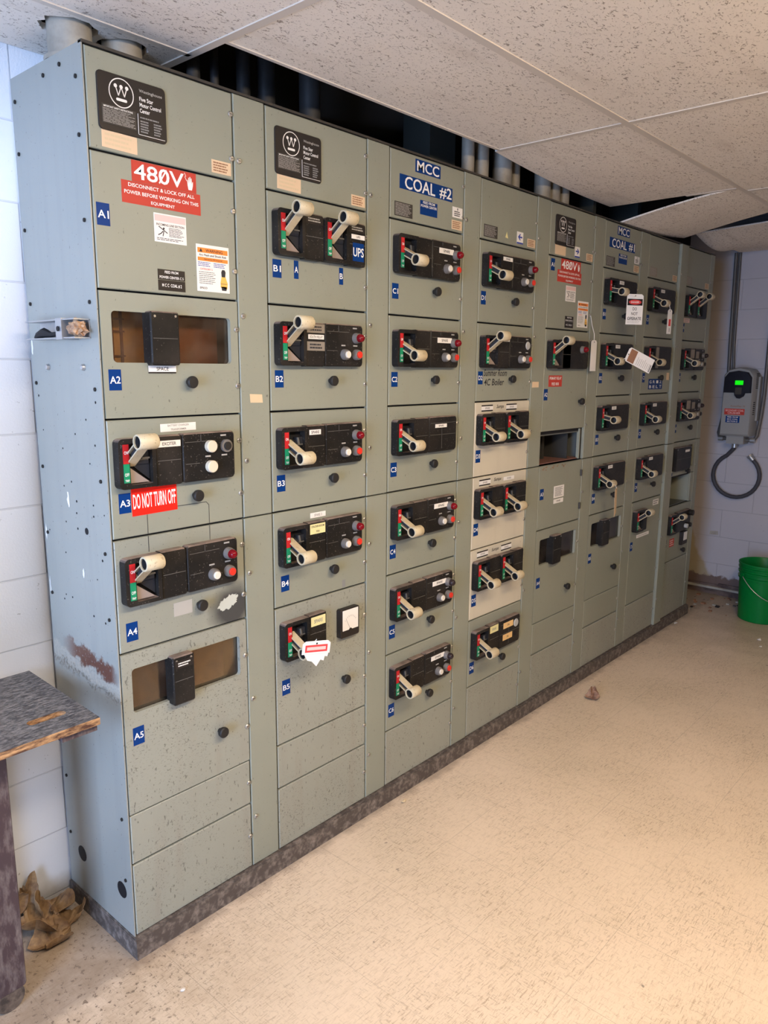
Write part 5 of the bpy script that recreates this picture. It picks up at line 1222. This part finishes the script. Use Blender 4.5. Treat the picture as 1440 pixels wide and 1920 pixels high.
# ------------------------------------------------------------------ leaves and litter
def leaf(name, c, w_, h, m, seed, lift, label, cat, group, rot=(0, 0, 0)):
    """a dry lobed leaf, edges curled up and creased along its veins"""
    bm = bmesh.new(); rr = random.Random(seed); K, N_ = 6, 40; ph = rr.uniform(0, 6); k1 = rr.uniform(0.5, 1.0); rings = []
    jit = [rr.uniform(-0.09, 0.09) for _ in range(N_)]
    cen = bm.verts.new((0, 0, 0.003))
    for k in range(1, K+1):
        q = k/K; ring = []
        for i in range(N_):
            a = 2*PI*i/N_
            rad = 0.36*(1.15+0.13*math.cos(5*a)*q+0.16*math.cos(3*a+ph)+jit[i]*q)
            x = rad*q*math.cos(a)*w_*1.25; y = rad*q*math.sin(a)*h*1.25
            z = 0.003+lift*(q**2*(0.75+0.75*math.sin(2*a+ph))+0.30*q*abs(math.sin(2.5*a))+0.5*q**3*abs(jit[i])*6*k1)
            x *= 1-0.35*q**3*k1*abs(math.cos(a)); ring.append(bm.verts.new((x, y, z)))
        rings.append(ring)
    for i in range(N_): bm.faces.new((cen, rings[0][i], rings[0][(i+1) % N_]))
    for a, b_ in zip(rings[:-1], rings[1:]):
        for i in range(N_): bm.faces.new((a[i], b_[i], b_[(i+1) % N_], a[(i+1) % N_]))
    me = bpy.data.meshes.new(name); bm.to_mesh(me); bm.free(); me.materials.append(M[m])
    o = link(name, me, None, c); o.rotation_euler = rot
    s_ = o.modifiers.new('thickness', 'SOLIDIFY'); s_.thickness = 0.0012
    return tag(o, label, cat, group)
leaf('dry_leaf', (2.362, -0.165, 0.0), 0.090, 0.060, 'leaf2', 3, 0.030, 'curled reddish-brown dry leaf lying alone in the middle of the floor', 'leaf', None, (0, 0, 0.6))
for i, (x, y, z, w_, h, lf, r_, lb) in enumerate(((-0.125, 0.215, 0.0, 0.13, 0.10, 0.030, (0, 0, 0.3), 'curled brown leaf lying nearest the viewer in the pile behind the bench leg'),
     (-0.060, 0.262, 0.0, 0.10, 0.09, 0.034, (0, 0, 1.4), 'brown leaf nearest the plinth in the pile behind the bench leg'),
     (-0.150, 0.270, 0.030, 0.15, 0.12, 0.026, (0.25, -0.15, 2.4), 'large brown leaf on top of the pile behind the bench leg'),
     (-0.100, 0.318, 0.020, 0.11, 0.10, 0.040, (0.3, 0.2, 0.6), 'crumpled brown leaf at the back of the pile by the wall'),
     (-0.200, 0.345, 0.085, 0.13, 0.13, 0.012, (1.40, 0.1, 0.2), 'brown leaf standing up against the back wall behind the pile'),
     (-0.125, 0.352, 0.075, 0.07, 0.13, 0.010, (1.45, 0.0, -0.3), 'narrow dark brown leaf standing by the back wall'))):
    leaf('dry_leaf', (x, y, z), w_, h, 'leaf', 20+i*3, lf, lb, 'leaf', 'dry leaves piled behind the bench leg', r_)
def scrap(c, r, m, seed, label): tag(crumple('paper_scrap', c, r, m, seed, 1, 0.5, (1.4, 0.9, 0.4)), label, 'scrap', 'litter on the floor')
scrap((3.76, -0.035, 0.006), 0.013, 'paper_bits', 1, 'white paper scrap beside the far end of the plinth')
scrap((3.80, -0.52, 0.006), 0.014, 'paper_bits', 2, 'white scrap on the floor in front of the green bucket')
scrap((3.68, -0.56, 0.005), 0.010, 'paper_bits', 3, 'smaller white scrap in front of the green bucket')
scrap((1.06, -0.055, 0.006), 0.009, 'tape', 4, 'tan crumb on the floor below the third cabinet')
scrap((0.02, -0.19, 0.004), 0.006, 'paper_bits', 5, 'tiny white crumb near the corner of the plinth')
b = MB(); rr = random.Random(9)
for i in range(60):
    x = rr.uniform(4.10, 4.56); y = rr.uniform(-0.25, 0.33); r = rr.uniform(0.003, 0.012); b.box(x-r, x+r*1.4, y-r, y+r, 0.0005, r*0.8, rr.choice(['ink_brown', 'plinth', 'conduit', 'black_lbl']))
o = b.build('rubble', smooth=False); o['kind'] = 'stuff'; tag(o, 'dark crumbs of rubble and dirt on the floor along the right wall', 'debris')
